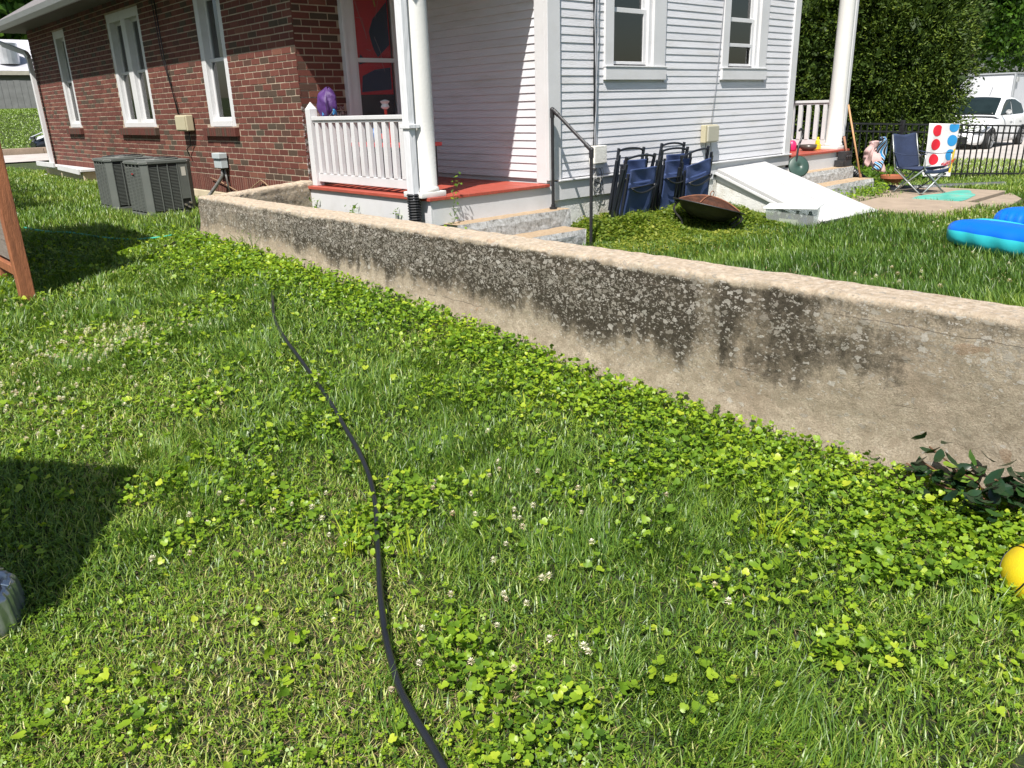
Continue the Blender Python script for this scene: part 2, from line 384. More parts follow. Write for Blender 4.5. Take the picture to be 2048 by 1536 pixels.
def concrete_wall(parts):
    """parts: list of (line p0->p1 outer face, thickness, ztop0, ztop1, side normal) swept profile"""
    V = []; F = []; ST = []; AG = []; CA = []
    for (p0, p1, th, zt0, zt1, foot, mode) in parts:
        p0 = np.array(p0, float); p1 = np.array(p1, float); Ln = np.linalg.norm(p1-p0); d = (p1-p0)/Ln; nrm = np.array([d[1], -d[0]])  # outward normal
        prof = []   # (offset inward from the outer face, height rel 0..1 , kind)
        nu = int(Ln/.013)
        hh = list(np.linspace(0, 1, 62))
        rows = []
        for h in hh: rows.append(('f', h))
        for a in np.linspace(0, math.pi/2, 7)[1:]: rows.append(('r', a))
        for a in np.linspace(.15, .85, 9): rows.append(('t', a))
        for a in np.linspace(math.pi/2, 0, 6): rows.append(('q', a))
        for h in np.linspace(.93, 0, 14): rows.append(('b', h))
        s = np.linspace(0, Ln, nu)
        base = len(V); cols = len(rows)
        zt = zt0+(zt1-zt0)*s/Ln; gx = p0[0]+d[0]*s; gy = p0[1]+d[1]*s
        g = (lower(gx, gy) if mode == 'low' else upper(gx, gy)*0+.2)-.12
        rad = .030
        zt = zt+.006*(fbm(s*2.1, s*0+3, 8)-.5)+.008*(fbm(s*14, s*0, 9)-.5)
        rowv = []
        for k, (c, q) in enumerate(rows):
            if c == 'f':
                z = g+(zt-rad-g)*q; rel = (z-g-.12)
                off = -foot*np.clip(1-(z-g-.12)/.17, 0, 1.6)**1.5
            elif c == 'r': z = zt-rad+rad*math.sin(q); off = rad*(1-math.cos(q))+0*s
            elif c == 't': z = zt+.003*(fbm(s*20, s*0+q*9, 4)-.5)+0*s; off = rad+(th-2*rad)*q+0*s
            elif c == 'q': z = zt-rad+rad*math.sin(q); off = th-rad*(1-math.cos(q))+0*s
            else: z = g+(zt-rad-g)*q; off = th+0*s
            nzv = .010*(fbm(s*9+k*.0, z*11+q, 21, 3)-.5)+.006*(fbm(s*38, z*38+q*3, 31, 2)-.5)+.02*(fbm(s*.9, z*1.5, 12, 2)-.5)
            if c in 'fr': off = off+nzv
            if c == 'q' or c == 'b': off = off-nzv*.5
            chip = np.clip(fbm(s*11, s*0+7.3, 77, 3)-.62, 0, 1)*.10
            if c == 'r': z = z-chip*(.6+.4*math.cos(q)); off = off+chip*.8
            # layered ledge near the cap
            if c == 'f': off = off+.006*sstep(.085, .07, zt-z)-.006
            X = gx-nrm[0]*off; Y = gy-nrm[1]*off
            rowv.append(np.stack([X, Y, z], 1))
            top = zt-z; ht = z-g-.12
            # mould band: strongest from 2 m to 6.6 m along, between foot and cap
            if mode == 'low':
                along = (.84*sstep(.80, 1.85, gy+1.1*(fbm(s*2.2+z*1.3, z*5, 41, 4)-.5)+.15*(fbm(s*16, z*2.2, 141, 3)-.5))+.16*sstep(1.8, 2.8, gy))*(.48+.52*sstep(7.2, 5.2, gy+1.0*(fbm(s*2, z*3, 42)-.5)))
                foott = np.interp(gy, [1.5,2,3,4.5,6,7], [.24,.22,.17,.13,.09,.07])+.13*(fbm(s*5, s*0+1, 43, 3)-.5)+.10*(fbm(s*22, s*0+5, 45, 2)-.5)
                band = sstep(foott-.09, foott+.17, ht)*sstep(.0, .035, top-.012+.04*(fbm(s*12, s*0, 44)-.5))
                str_ = .98+(.85+.1*sstep(2.6, 1.4, gy))*(fbm(s*15, z*1.3, 46, 3)-.5)+.9*(fbm(s*3.3, z*4.0, 47, 3)-.5)
                stn = along*band*np.clip(str_, 0, 1.3)
                far = .55*sstep(6.2, 7.0, gy)*sstep(.2, .05, top)*sstep(.01, .03, top)+.42*sstep(2.4, 1.2, gy)*sstep(.16, .03, top)*sstep(.01,.03,top)
                drip = .45*sstep(.58, .68, fbm(s*16, z*1.2, 48, 2))*sstep(.9, 1.2, gy)*sstep(.5, .1, top)
                stn = np.maximum(np.maximum(stn, far), drip*.6*sstep(.02, .06, top))
                agg = np.clip(.25+.9*sstep(.34, .05, top)*sstep(0.0, .03, top)+.35*along*band, 0, 1)*sstep(.05, .2, ht)
                agg = agg*(.42+.58*sstep(1.2, 2.4, gy)+.45*sstep(.3,.12,top)*sstep(1.9,1.0,gy))*(.35+.65*sstep(.62,.30,ht-.0*top)+.5*sstep(.3,.1,top))
            else:
                stn = sstep(.12, .2, fbm(s*4, z*5, 49)-.35)*sstep(.0, .05, top)*sstep(.9, .2, s/Ln)*.8; agg = .6+0*s
            if c in 'tq': stn = stn*0; agg = agg*.5+.1
            if c == 'b' and mode == 'low': stn = stn*0+.35; agg = agg*0+.5
            cap = .85*sstep(.034, .0, top+.04*(fbm(s*18, z*18, 50)-.5)) if c in 'fr' else (np.ones_like(s) if c in 'tq' else 0*s)
            ST.append(stn+0*s); AG.append(agg+0*s); CA.append(cap+0*s)
        rows_n = len(rows)
        for rv in rowv: V.extend(rv.tolist())
        for k in range(rows_n-1):
            b0 = base+k*nu; b1 = b0+nu
            F.extend([(b0+i, b0+i+1, b1+i+1, b1+i) for i in range(nu-1)])
        for e in (0, nu-1): F.append([base+k*nu+e for k in range(rows_n)])
    me = bpy.data.meshes.new('retaining_wall'); o0 = (3.1, 3.3, .2)
    me.from_pydata([(a-o0[0], b-o0[1], c-o0[2]) for a, b, c in V], [], F)
    for nm, arr in (('stain', ST), ('agg', AG), ('cap', CA)):
        at = me.attributes.new(nm, 'FLOAT', 'POINT'); at.data.foreach_set('value', np.concatenate(arr).astype(np.float32))
    me.polygons.foreach_set('use_smooth', [len(f) == 4 for f in F]); me.materials.append(wm); me.update()
    o = linked(bpy.data.objects.new('retaining_wall', me)); o.location = o0; return o
rw = concrete_wall([((3.0,7.76),(3.0,-1.6),.24,.825,.82,.045,'low'),
                    ((3.16,7.50),(4.262,7.80),.19,.832,.872,.0,'in')])
tag(rw, 'long weathered concrete retaining wall with black mould and exposed pebbles', 'retaining wall')

# ================================================================ HOUSE
house = thing('house', (6,7,.3), 'house with a dark red brick wing and a white clapboard wing, seen across the wall', 'house')
XB, YF, YD, XS, XE = 4.25, 5.70, 7.85, 5.71, 10.27      # brick plane, front plane, door wall plane, shaded side wall, east end
def brickmat():
    t, n, B, N, L = mat0('red_brick'); globals().update(N=N, L=L)
    at = N.new('ShaderNodeAttribute'); at.attribute_name = 'v'
    tc = N.new('ShaderNodeTexCoord'); globals()['tc'] = tc
    c = ramp(at.outputs['Fac'], (0, (.060,.048,.030)), (.13, (.070,.040,.025)), (.22, (.100,.026,.017)), (.6, (.130,.034,.022)), (.9, (.160,.048,.032)), (1, (.19,.072,.043)))
    c = mix(ramp(noise(60, 6, .8), (.4, (0,0,0)), (.75, (.55,.55,.55))), c, (.055,.02,.015))
    c = mix(ramp(noise(1.1, 6, .8), (.55, (0,0,0)), (.8, (.3,.3,.3))), c, (.06,.04,.03))
    # slapped white paint beside the railing post
    geo = N.new('ShaderNodeNewGeometry'); sp = N.new('ShaderNodeSeparateXYZ'); L.new(geo.outputs['Position'], sp.inputs[0])
    mr = N.new('ShaderNodeMapRange'); mr.inputs[1].default_value = 7.97; mr.inputs[2].default_value = 7.80; L.new(sp.outputs[1], mr.inputs[0])
    mz = N.new('ShaderNodeMapRange'); mz.inputs[1].default_value = 1.75; mz.inputs[2].default_value = 1.6; L.new(sp.outputs[2], mz.inputs[0])
    mm = N.new('ShaderNodeMath'); mm.operation = 'MULTIPLY'; L.new(mr.outputs[0], mm.inputs[0]); L.new(mz.outputs[0], mm.inputs[1])
    m2 = N.new('ShaderNodeMath'); m2.operation = 'MULTIPLY'; L.new(mm.outputs[0], m2.inputs[0]); L.new(noise(26, 6, .8), m2.inputs[1])
    c = mix(ramp(m2.outputs[0], (.33, (0,0,0)), (.42, (.85,.85,.85))), c, (.65,.63,.62))
    L.new(c, B.inputs['Base Color']); B.inputs['Roughness'].default_value = .85
    b = bump(noise(160, 5, .7), .5, .004); L.new(b.outputs[0], B.inputs['Normal']); return t
bm_ = brickmat()
mort = pm('mortar', (.42,.34,.255), .95, .18, 12, .6, 90, dirt=(.25,.19,.14), dscale=2, damt=.6)
def split(a, b, cuts):
    segs = [(a, b)]
    for c0, c1 in cuts:
        s2 = []
        for s0, s1 in segs:
            if c1 <= s0 or c0 >= s1: s2.append((s0, s1)); continue
            if c0 > s0: s2.append((s0, c0))
            if c1 < s1: s2.append((c1, s1))
        segs = s2
    return segs
def bricks(u0, u1, z0, z1, openings, put, pitch=.2055, course=.0677, mb=None, at=None, sol=False):
    i = 0; z = z0
    while z < z1-.02:
        off = (pitch/2 if i % 2 else 0); u = u0-off
        cuts = [(a, b) for a, b, c, d in openings if z+course*.5 > c and z+course*.5 < d]
        while u < u1:
            for s0, s1 in split(max(u+.0065, u0), min(u+pitch-.007, u1), cuts):
                if s1-s0 < .02: continue
                j = rnd.uniform(-.0008, .0008)
                put(mb, s0, s1, z+.0065+j, min(z+course-.0055+j, z1), .0075+rnd.uniform(-.0015, .0015)); at.extend([rnd.random()]*5)
            u += pitch
        z += course; i += 1
def face5(mb, P):   # five-sided block: P = 4 back, 4 front
    mb.add(P, [(4,5,6,7),(0,1,5,4),(1,2,6,5),(2,3,7,6),(3,0,4,7)])
def putx(mb, a, b, c, d, e): face5(mb, [(XB+.011,b,c),(XB+.011,a,c),(XB+.011,a,d),(XB+.011,b,d),(XB+.011-e,b,c),(XB+.011-e,a,c),(XB+.011-e,a,d),(XB+.011-e,b,d)])
def puty(mb, a, b, c, d, e): face5(mb, [(a,YD+.011,c),(b,YD+.011,c),(b,YD+.011,d),(a,YD+.011,d),(a,YD+.011-e,c),(b,YD+.011-e,c),(b,YD+.011-e,d),(a,YD+.011-e,d)])
WIN = [(9.48,10.24),(12.09,13.48),(15.70,16.40)]
ops = [(a, b, 1.42, 2.99) for a, b in WIN]+[(a-.07, b+.06, 1.31, 1.42) for a, b in WIN]
mb = MB(); at = []
bricks(YD, 18.05, .843, 3.2, ops, putx, mb=mb, at=at)
y = YD+.0      # soldier course
while y < 18.0:
    if y > 7.9: putx(mb, y+.006, y+.0545, .63, .837, .0075); at.extend([.25+.7*rnd.random()]*5)
    y += .0615
wl = mb.build('brick_wall', bm_, house, attr=at)
mb = MB(); at = []
bricks(XB, 4.79, .82, 3.1, [], puty, mb=mb, at=at); mb.build('brick_wall', bm_, house, attr=at)
mb = MB()       # mortar backing with openings
def panelx(x, y0, y1, z0, z1, cuts, th=.2):
    ys_ = sorted({y0, y1, *[c for o in cuts for c in o[:2]]}); zs_ = sorted({z0, z1, *[c for o in cuts for c in o[2:]]})
    for a, b in zip(ys_, ys_[1:]):
        for c, d in zip(zs_, zs_[1:]):
            if any(o[0] <= (a+b)/2 <= o[1] and o[2] <= (c+d)/2 <= o[3] for o in cuts): continue
            mb.box(x, x+th, a, b, c, d)
panelx(XB+.0075, YD+.009, 18.04, .55, 3.2, [(a, b, 1.42, 2.99) for a, b in WIN])
mb.box(XB+.21, 4.79, YD+.009, YD+.2, .6, 3.2)
mb.build('mortar_bed', mort, house)
# rowlock sills
for a, b in WIN:
    mb = MB(); at = []
    yy = a-.07
    while yy < b+.05:
        z0, z1 = 1.312, 1.418
        mb.hexa([(XB-.05,yy+.004,z0),(XB+.1,yy+.004,z0),(XB+.1,yy+.058,z0),(XB-.05,yy+.058,z0),(XB-.05,yy+.004,z1-.012),(XB+.1,yy+.004,z1+.004),(XB+.1,yy+.058,z1+.004),(XB-.05,yy+.058,z1-.012)])
        at.extend([.05+.3*rnd.random()]*6); yy += .0628
    mb.build('window_sill', bm_, house, attr=at)
# foundation
fm_ = pm('cream_concrete', (.52,.44,.31), .9, .15, 5, .5, 50, dirt=(.3,.24,.16), damt=.6)
MB().box(XB+.0, XB+.2, 7.6, 18.05, .1, .62).build('foundation', fm_, house, bevel=.01); MB().box(4.02, XB-.003, 15.3, 17.72, .3, .70).build('foundation_ledge', fm_, house, bevel=.01)
mb = MB(); mb.box(3.98, XB-.004, 15.25, 17.8, .705, .745).build('trim_board', white, house, bevel=.004); mb = MB(); mb.hexa([(3.95,15.3,.66),(3.98,15.3,.66),(3.98,16.6,.70),(3.95,16.6,.70),(3.95,15.3,.75),(3.98,15.3,.75),(3.98,16.6,.79),(3.95,16.6,.79)])
mb.build('trim_board', white, house, bevel=.004); mb = MB(); mb.box(3.90, 3.94, 16.65, 17.85, .74, .82)
mb.build('trim_board', white, house, bevel=.004)
# windows ------------------------------------------------------
def window_x(y0, y1, z0, z1, double=False):
    X = XB+.012; mb = MB()
    cw = .115
    def fr(a, b, c, d, x0, x1): mb.box(x0, x1, a, b, c, d)
    fr(y0, y0+cw, z0, z1, X, X+.12); fr(y1-cw, y1, z0, z1, X, X+.12); fr(y0+cw, y1-cw, z1-cw, z1, X, X+.12); fr(y0+cw, y1-cw, z0, z0+.07, X-.01, X+.12)
    spans = [(y0+cw, y1-cw)]
    if double:
        mid = (y0+y1)/2; fr(mid-.09, mid+.09, z0+.07, z1-cw, X, X+.12); spans = [(y0+cw, mid-.09), (mid+.09, y1-cw)]
    w_ = mb.build('window', white, house, bevel=.005)
    zm = 2.18
    for a, b in spans:
        mb = MB(); s = .04
        for (lo_, hi_, xx) in ((z0+.07, zm+.02, X+.055), (zm-.02, z1-cw, X+.085)):
            mb.box(xx, xx+.03, a, a+s, lo_, hi_); mb.box(xx, xx+.03, b-s, b, lo_, hi_); mb.box(xx, xx+.03, a+s, b-s, lo_, lo_+s); mb.box(xx, xx+.03, a+s, b-s, hi_-s, hi_)
        mb.build('sash', white, w_, bevel=.003)
        MB().box(X+.068, X+.072, a+s, b-s, z0+.11, zm-.02).build('pane', glass, w_); MB().box(X+.098, X+.102, a+s, b-s, zm+.02, z1-cw-s).build('pane', glass, w_)
        mb = MB()
        zz = z0+.08
        while zz < z1-cw:
            mb.add([(X+.135,a,zz),(X+.135,b,zz),(X+.155,b,zz+.036),(X+.155,a,zz+.036)], [(0,1,2,3)]); zz += .04
        mb.build('blind', blind_m, w_)
        mb = MB(); mb.box(X+.17, X+.18, a, b, z0, z1); mb.build('unlit_room_panel', unlit_dark, w_)  # dark panel in place of the unlit room behind the blind
window_x(*WIN[0], 1.42, 2.99); window_x(*WIN[1], 1.42, 2.99, True); window_x(*WIN[2], 1.42, 2.99)
def window_y(x0, x1, z0, z1, gl, gr, storm=False):
    mb = MB(); Y = YF-.028
    mb.box(x0, gl-.005, Y, YF+.08, z0, z1); mb.box(gr+.105, x1-.012, Y, YF+.08, z0, z1); mb.box(gl-.005, gr+.105, Y, YF+.08, z1-.13, z1)
    mb.box(x0, x1, Y-.012, YF+.02, z0-.125, z0-.004)                # apron board
    mb.box(x0-.005, x1+.003, Y-.02, YF+.06, z0-.004, z0+.012)       # sill lip
    w_ = mb.build('window', white, house, bevel=.004)
    z0 += .012; zm = 2.445
    mb = MB(); s = .03
    for lo_, hi_, yy in ((z0+.015, zm+.022, YF+.03), (zm-.02, z1-.13, YF+.055)):
        mb.box(gl, gl+.012, yy, yy+.03, lo_, hi_); mb.box(gr, gr+.05, yy, yy+.03, lo_, hi_); mb.box(gl+.012, gr, yy, yy+.03, lo_, lo_+s); mb.box(gl+.012, gr, yy, yy+.03, hi_-.045, hi_)
    mb.box(gr+.05, gr+.105, YF+.002, YF+.079, z0, z1-.13)
    if storm: mb.box(gl+.012, gr, YF+.012, YF+.028, 2.148, 2.186); mb.box(gr-.03, gr, YF+.012, YF+.028, z0+.02, 2.148)
    mb.build('sash', white, w_, bevel=.003)
    MB().box(gl+.01, gr+.01, YF+.043, YF+.046, z0+.04, zm-.02).build('pane', glass, w_); MB().box(gl+.01, gr+.01, YF+.068, YF+.071, zm+.02, z1-.15).build('pane', glass, w_)
    if not storm:
        mb = MB(); zz = z0+.06
        while zz < z1-.1:
            mb.add([(gl,YF+.13,zz),(gr+.1,YF+.13,zz),(gr+.1,YF+.15,zz+.044),(gl,YF+.15,zz+.044)], [(0,1,2,3)]); zz += .05
        mb.build('blind', blind_m, w_)
    else:
        mb = MB(); mb.grid(lambda u, v: (gr-.16+.2*u, YF+.16+.012*math.sin(u*26), z0+v*(z1-z0)), 24, 2); mb.build('curtain', blind_m, w_, smooth=True)
    mb = MB(); mb.box(gl-.05, gr+.1, YF+.3, YF+.31, z0-.1, z1); mb.build('unlit_room_panel', unlit_dark, w_)  # dark backing panel, paints the unlit room behind the glass
window_y(6.49, 7.486, 1.905, 3.25, 6.628, 7.16)
window_y(8.555, 9.528, 1.905, 3.25, 8.69, 9.236, True)
# clapboards -----------------------------------------------------
EXPO = .0738; ZL = [1.748+EXPO*k for k in range(-13, 36)]
mb = MB()
wops = [(6.49,7.486,1.78,3.25), (8.555,9.528,1.78,3.25)]
for k, z in enumerate(ZL):
    if z < .84: continue
    cuts = [(a, b) for a, b, c, d in wops if z+EXPO*.5 > c and z+EXPO*.45 < d]
    zt = z+EXPO+.004
    for a, b in split(5.845, 10.13, cuts):
        j = rnd.uniform(-.0015, .0015); x = a
        while x < b-.01:
            x2 = min(b, x+rnd.uniform(1.2, 3.4)) if b-x > 3.6 else b
            e = rnd.uniform(-.001, .001)
            mb.hexa([(x,YF-.0085+e,z+j),(x2-.0012,YF-.0085+e,z+j),(x2-.0012,YF+.01,z+j),(x,YF+.01,z+j),(x,YF-.001,zt),(x2-.0012,YF-.001,zt),(x2-.0012,YF+.01,zt),(x,YF+.01,zt)]); x = x2
mb.build('clapboard_wall', siding_m, house)
mb = MB()
for z in ZL:
    if z < .835 or z > 3.1: continue
    zt = z+EXPO+.004
    mb.hexa([(XS-.012,5.852,z),(XS+.01,5.852,z),(XS+.01,YD-.002,z),(XS-.012,YD-.002,z),(XS-.001,5.852,zt),(XS+.01,5.852,zt),(XS+.01,YD-.002,zt),(XS-.001,YD-.002,zt)])
mb.build('clapboard_wall', siding_m, house)
mb = MB()    # solid core behind the siding, open where the windows are
def panely(y, x0, x1, z0, z1, cuts, th=.1):
    xs_ = sorted({x0, x1, *[c for o in cuts for c in o[:2]]}); zs_ = sorted({z0, z1, *[c for o in cuts for c in o[2:]]})
    for a, b in zip(xs_, xs_[1:]):
        for c, d in zip(zs_, zs_[1:]):
            if any(o[0] <= (a+b)/2 <= o[1] and o[2] <= (c+d)/2 <= o[3] for o in cuts): continue
            mb.box(a, b, y, y+th, c, d)
panely(YF+.012, XS+.012, XE-.01, .66, 4.4, [(6.60,7.27,1.917,3.13), (8.67,9.345,1.917,3.13)])
mb.box(XS+.012, XS+.1, YF+.113, 12, .66, 4.4); mb.box(XE-.1, XE-.01, YF+.113, 12, .66, 4.4); mb.box(4.3, XE, 11.9, 12, .6, 4.4)
mb.build('inner_wall', white, house)
for nm_, q_ in (('corner_board', (XS-.035, 5.845, YF-.03, YF+.011, .85, 4.4)), ('corner_board', (XS-.035, XS+.011, YF+.0115, 5.85, .822, 4.4)), ('corner_board', (10.13, XE, YF-.03, YF+.011, .85, 4.4)),
                 ('corner_board', (XE-.009, XE+.014, YF+.0115, 5.84, .822, 4.4)), ('drip_cap', (5.80, XE+.015, YF-.055, YF+.01, .832, .849)), ('skirt_board', (5.745, 8.4995, YF-.028, YF+.01, .648, .831)), ('skirt_board', (8.5, XE, YF-.028, YF+.01, .70, .831))):
    MB().box(*q_).build(nm_, white, house, bevel=.004)
mb = MB(); mb.box(XS+.02, 11.7, YF-.006, YF+.3, .0, .66); mb.build('foundation', conc_w, house, bevel=.006)
# east side wall of the white wing and the wall behind the east porch
mb = MB()
for z in ZL:
    if z < .83: continue
    zt = z+EXPO+.004
    mb.hexa([(XE-.01,5.842,z),(XE+.012,5.842,z),(XE+.012,YD,z),(XE-.01,YD,z),(XE-.01,5.842,zt),(XE+.001,5.842,zt),(XE+.001,YD,zt),(XE-.01,YD,zt)])
mb.box(XE+.0125, 12.2, YD+.01, YD+.1, .6, 3.4); mb.build('side_wall', siding_m, house)
# door ----------------------------------------------------------
mb = MB()
mb.box(4.79, 4.935, YD-.035, YD+.06, .82, 3.05); mb.box(5.56, XS-.002, YD-.035, YD+.06, .82, 3.05); mb.box(4.79, 4.83, YD-.06, YD-.036, .82, 3.05)
dr = mb.build('door', white, house, bevel=.005)
mb = MB(); mb.box(5.445, 5.555, YD-.01, YD+.03, .83, 3.05); mb.box(4.936, 4.975, YD-.01, YD+.03, .83, 3.05); mb.box(4.9755, 5.4445, YD-.01, YD+.03, 2.048, 2.092); mb.box(4.9755, 5.4445, YD-.01, YD+.03, .83, 1.1)
mb.build('storm_door_frame', white, dr, bevel=.003)
dgm = glassmat('door_glass', (.95,.95,.95), -.01); MB().box(4.976, 5.444, YD+.005, YD+.009, 2.094, 3.04).build('pane', dgm, dr); MB().box(4.976, 5.444, YD+.005, YD+.009, 1.1, 2.047).build('pane', dgm, dr)
mb = MB(); mb.box(4.95, 5.46, YD+.075, YD+.09, .83, 3.04); mb.build('inner_door', pm('dark_door', (.03,.02,.022), .5, .2, 4), dr)
mb = MB(); yy = YD+.045
mb.box(4.98, 5.44, yy, yy+.004, 1.72, 3.0, 0)
def pol(pts, m_, dy=.002):
    mb.prism([(4.98+.46*a, yy-dy, 1.72+1.28*b) for a, b in pts], (0, -.001, 0), m_)
pol([(.42,.50),(.55,.60),(.97,.74),(.97,.40),(.62,.30),(.52,.36),(.45,.44)], 1); pol([(.05,.26),(.14,.32),(.3,.26),(.1,.24)], 1)
pol([(.1,.02),(.95,.04),(.95,.22),(.5,.20),(.15,.15)], 1)
pol([(.42,.98),(.48,.98),(.66,.70),(.63,.69)], 2, .004)
for pts in (((.1,.72),(.22,.58),(.3,.50)), ((.5,.56),(.62,.60),(.78,.80),(.92,.84)), ((.55,.46),(.7,.34),(.72,.26),(.78,.18)), ((.08,.6),(.25,.6),(.34,.44)), ((.3,.36),(.42,.35),(.5,.37))):
    for (a, b), (c, d) in zip(pts, pts[1:]):
        mb.prism([(4.98+.46*a, yy-.004, 1.72+1.28*b), (4.98+.46*c, yy-.004, 1.72+1.28*d), (4.98+.46*c+.003, yy-.004, 1.72+1.28*d+.003), (4.98+.46*a+.003, yy-.004, 1.72+1.28*b+.003)], (0, -.001, 0), 3)
tag(mb.build('poster', [pm('poster_red', (.75,.015,.03), .5, .1, 3), pm('poster_navy', (.012,.03,.09), .5, .1, 3), pm('poster_yellow', (.5,.35,.04), .5), pm('poster_line', (.4,.3,.32), .5)], loc=(5.2,YD+.045,1.72)),
    'red and navy poster hung behind the glass of the porch door', 'poster')
# porch west -----------------------------------------------------
def porch(x0, x1, yf):
    mb = MB(); n = int((YD-yf)/.085)
    k = int((x1-x0)/.085)
    for i in range(k):
        a = x0+(x1-x0)*i/k; b = x0+(x1-x0)*(i+1)/k
        mb.box(a, b-.0025, yf, YD-.05, .793+rnd.uniform(-.001,.001), .82+rnd.uniform(-.001,.001))
    mb.build('porch_floor', deckred, house, bevel=.002)
porch(4.19, 5.672, 5.655); porch(XE+.02, 11.99, 5.655)
for q_ in ((4.215, 4.24, 5.68, YD-.05, .575, .792), (4.2405, 5.76, 5.68, 5.70, .572, .792), (XE+.03, 11.96, 5.68, 5.69, .56, .792), (11.94, 11.96, 5.6905, YD-.1, .56, .792)):
    MB().box(*q_).build('porch_skirt', white, house, bevel=.003)
mb = MB()
for i in range(14):      # broken lattice stubs under the skirt
    y0 = 5.8+i*.14; mb.prism([(4.23,y0,.574),(4.23,y0+.07,.574),(4.23,y0+.04,.48)], (.012,0,0))
mb.box(4.26, 4.28, 5.8, YD-.1, .2, .52, 1)  # dark sheet painting in the shade beneath the porch
mb.build('lattice', [white, unlit_dark], house)
def column(cx, cy, dz=0):
    mb = MB(); mb.box(cx-.135, cx+.135, cy-.135, cy+.135, .82, .868); mb.lathe((cx,cy,0), [(.128,.869),(.130,.885),(.122,.90),(.114,.91),(.1145,1.5),(.110,2.3),(.102,2.95+dz),(.12,2.96+dz),(.125,3.0+dz),(.125,3.03+dz)], 32)
    mb.build('column', pm('column_paint', (.66,.655,.63), .5, .05, 3, .2, 60, dirt=(.45,.42,.36), dscale=3, damt=.3), house, bevel=.004, smooth=False)
    o = house.children[-1]
column(4.27, 5.825); column(11.83, 5.84, 1.19)
for o in house.children:
    if o.name.startswith('column'):
        o.data.polygons.foreach_set('use_smooth', [len(p.vertices) == 4 and abs(p.normal.z) < .5 and p.area < .05 for p in o.data.polygons])
def railing(x, y0, y1, post=None):
    mb = MB()
    mb.box(x-.035, x+.035, y0, y1, 1.475, 1.512); mb.box(x-.022, x+.022, y0, y1, 1.45, 1.4745); mb.box(x-.018, x+.018, y0, y1, .865, .95)
    if post: 
        mb.box(x-.045, x+.045, post, post+.09, .822, 1.585)
        P = [(x-.045,post,1.585),(x+.045,post,1.585),(x+.045,post+.09,1.585),(x-.045,post+.09,1.585),(x,post+.045,1.66)]
        mb.add(P, [(0,1,4),(1,2,4),(2,3,4),(3,0,4)])
    r_ = mb.build('railing', white, house, bevel=.004)
    n = int(round((y1-y0)/.133)); 
    for i in range(n):
        c = y0+(y1-y0)*(i+.5)/n
        q = MB().box(x-.022, x+.022, c-.03, c+.03, .9505, 1.4495); q.build('baluster', white, r_, bevel=.003)
railing(4.30, 5.94, 7.70, post=7.705); railing(11.86, 5.96, 7.8)
# roofs and soffits ----------------------------------------------
mb = MB()
mb.add([(3.72,18.6,3.21),(3.72,5.45,3.21),(6.3,5.45,4.75),(6.3,16.3,4.75)], [(0,1,2,3)]); mb.add([(3.72,18.6,3.21),(6.3,16.3,4.75),(10,16.3,4.75),(12,18.6,3.21)], [(0,1,2,3)])
mb.add([(6.3,5.45,4.75),(10,5.45,4.75),(10,16.3,4.75),(6.3,16.3,4.75)], [(0,1,2,3)]); mb.add([(10,5.45,4.75),(12.4,5.45,4.4),(12.4,16.3,4.4),(10,16.3,4.75)], [(0,1,2,3)])
mb.build('roof', roof_m, house, solid=.03)
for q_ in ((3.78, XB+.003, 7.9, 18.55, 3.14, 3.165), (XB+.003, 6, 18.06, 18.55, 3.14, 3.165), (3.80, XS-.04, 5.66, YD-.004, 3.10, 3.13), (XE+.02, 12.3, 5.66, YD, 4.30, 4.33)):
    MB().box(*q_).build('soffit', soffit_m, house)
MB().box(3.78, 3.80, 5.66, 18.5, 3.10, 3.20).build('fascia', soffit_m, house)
for q_ in ((4.15, XS-.04, 5.72, 5.92, 3.03, 3.099), (4.15, 4.36, 5.921, YD-.004, 3.03, 3.099), (XE+.02, 11.95, 5.72, 5.92, 4.22, 4.299)): MB().box(*q_).build('porch_beam', white, house)
mb = MB()
mb.prism([(3.779,5.6,3.215),(3.779,5.6,3.10),(3.73,5.6,3.09),(3.69,5.6,3.15),(3.665,5.6,3.22)], (0,13.1,0)); mb.build('gutter', gutter_m, house)
# downspouts
ds = MB(); P = [(3.74,18.45,3.10),(3.78,18.42,2.98),(4.15,17.98,2.76),(4.17,17.9,2.66),(4.17,17.82,.66),(4.12,17.78,.56),(3.75,17.45,.50)]
for a, b in zip(P, P[1:]): ds.bar(a, b, .075, .085)
ds.build('downspout', white, house, bevel=.006)
ds = MB(); ds.box(4.085, 4.15, 5.745, 5.835, .80, 3.05); ds.box(4.0855, 4.1495, 5.7455, 5.8345, .79, .8)
ds.box(4.07, 4.083, 5.72, 5.86, 1.40, 1.435); ds.box(4.083, 4.20, 5.836, 5.85, 1.40, 1.435); ds.box(4.0831, 4.19, 5.725, 5.7445, 1.40, 1.435)
ds.build('downspout', pm('ribbed_downspout', (.66,.67,.69), .35, .06, 4, .5, 8, stretch=(6,6,1)), house, bevel=.006)
ds = MB(); ds.box(12.01, 12.08, 5.79, 5.87, .98, 3.05); ds.build('downspout', white, house, bevel=.006)

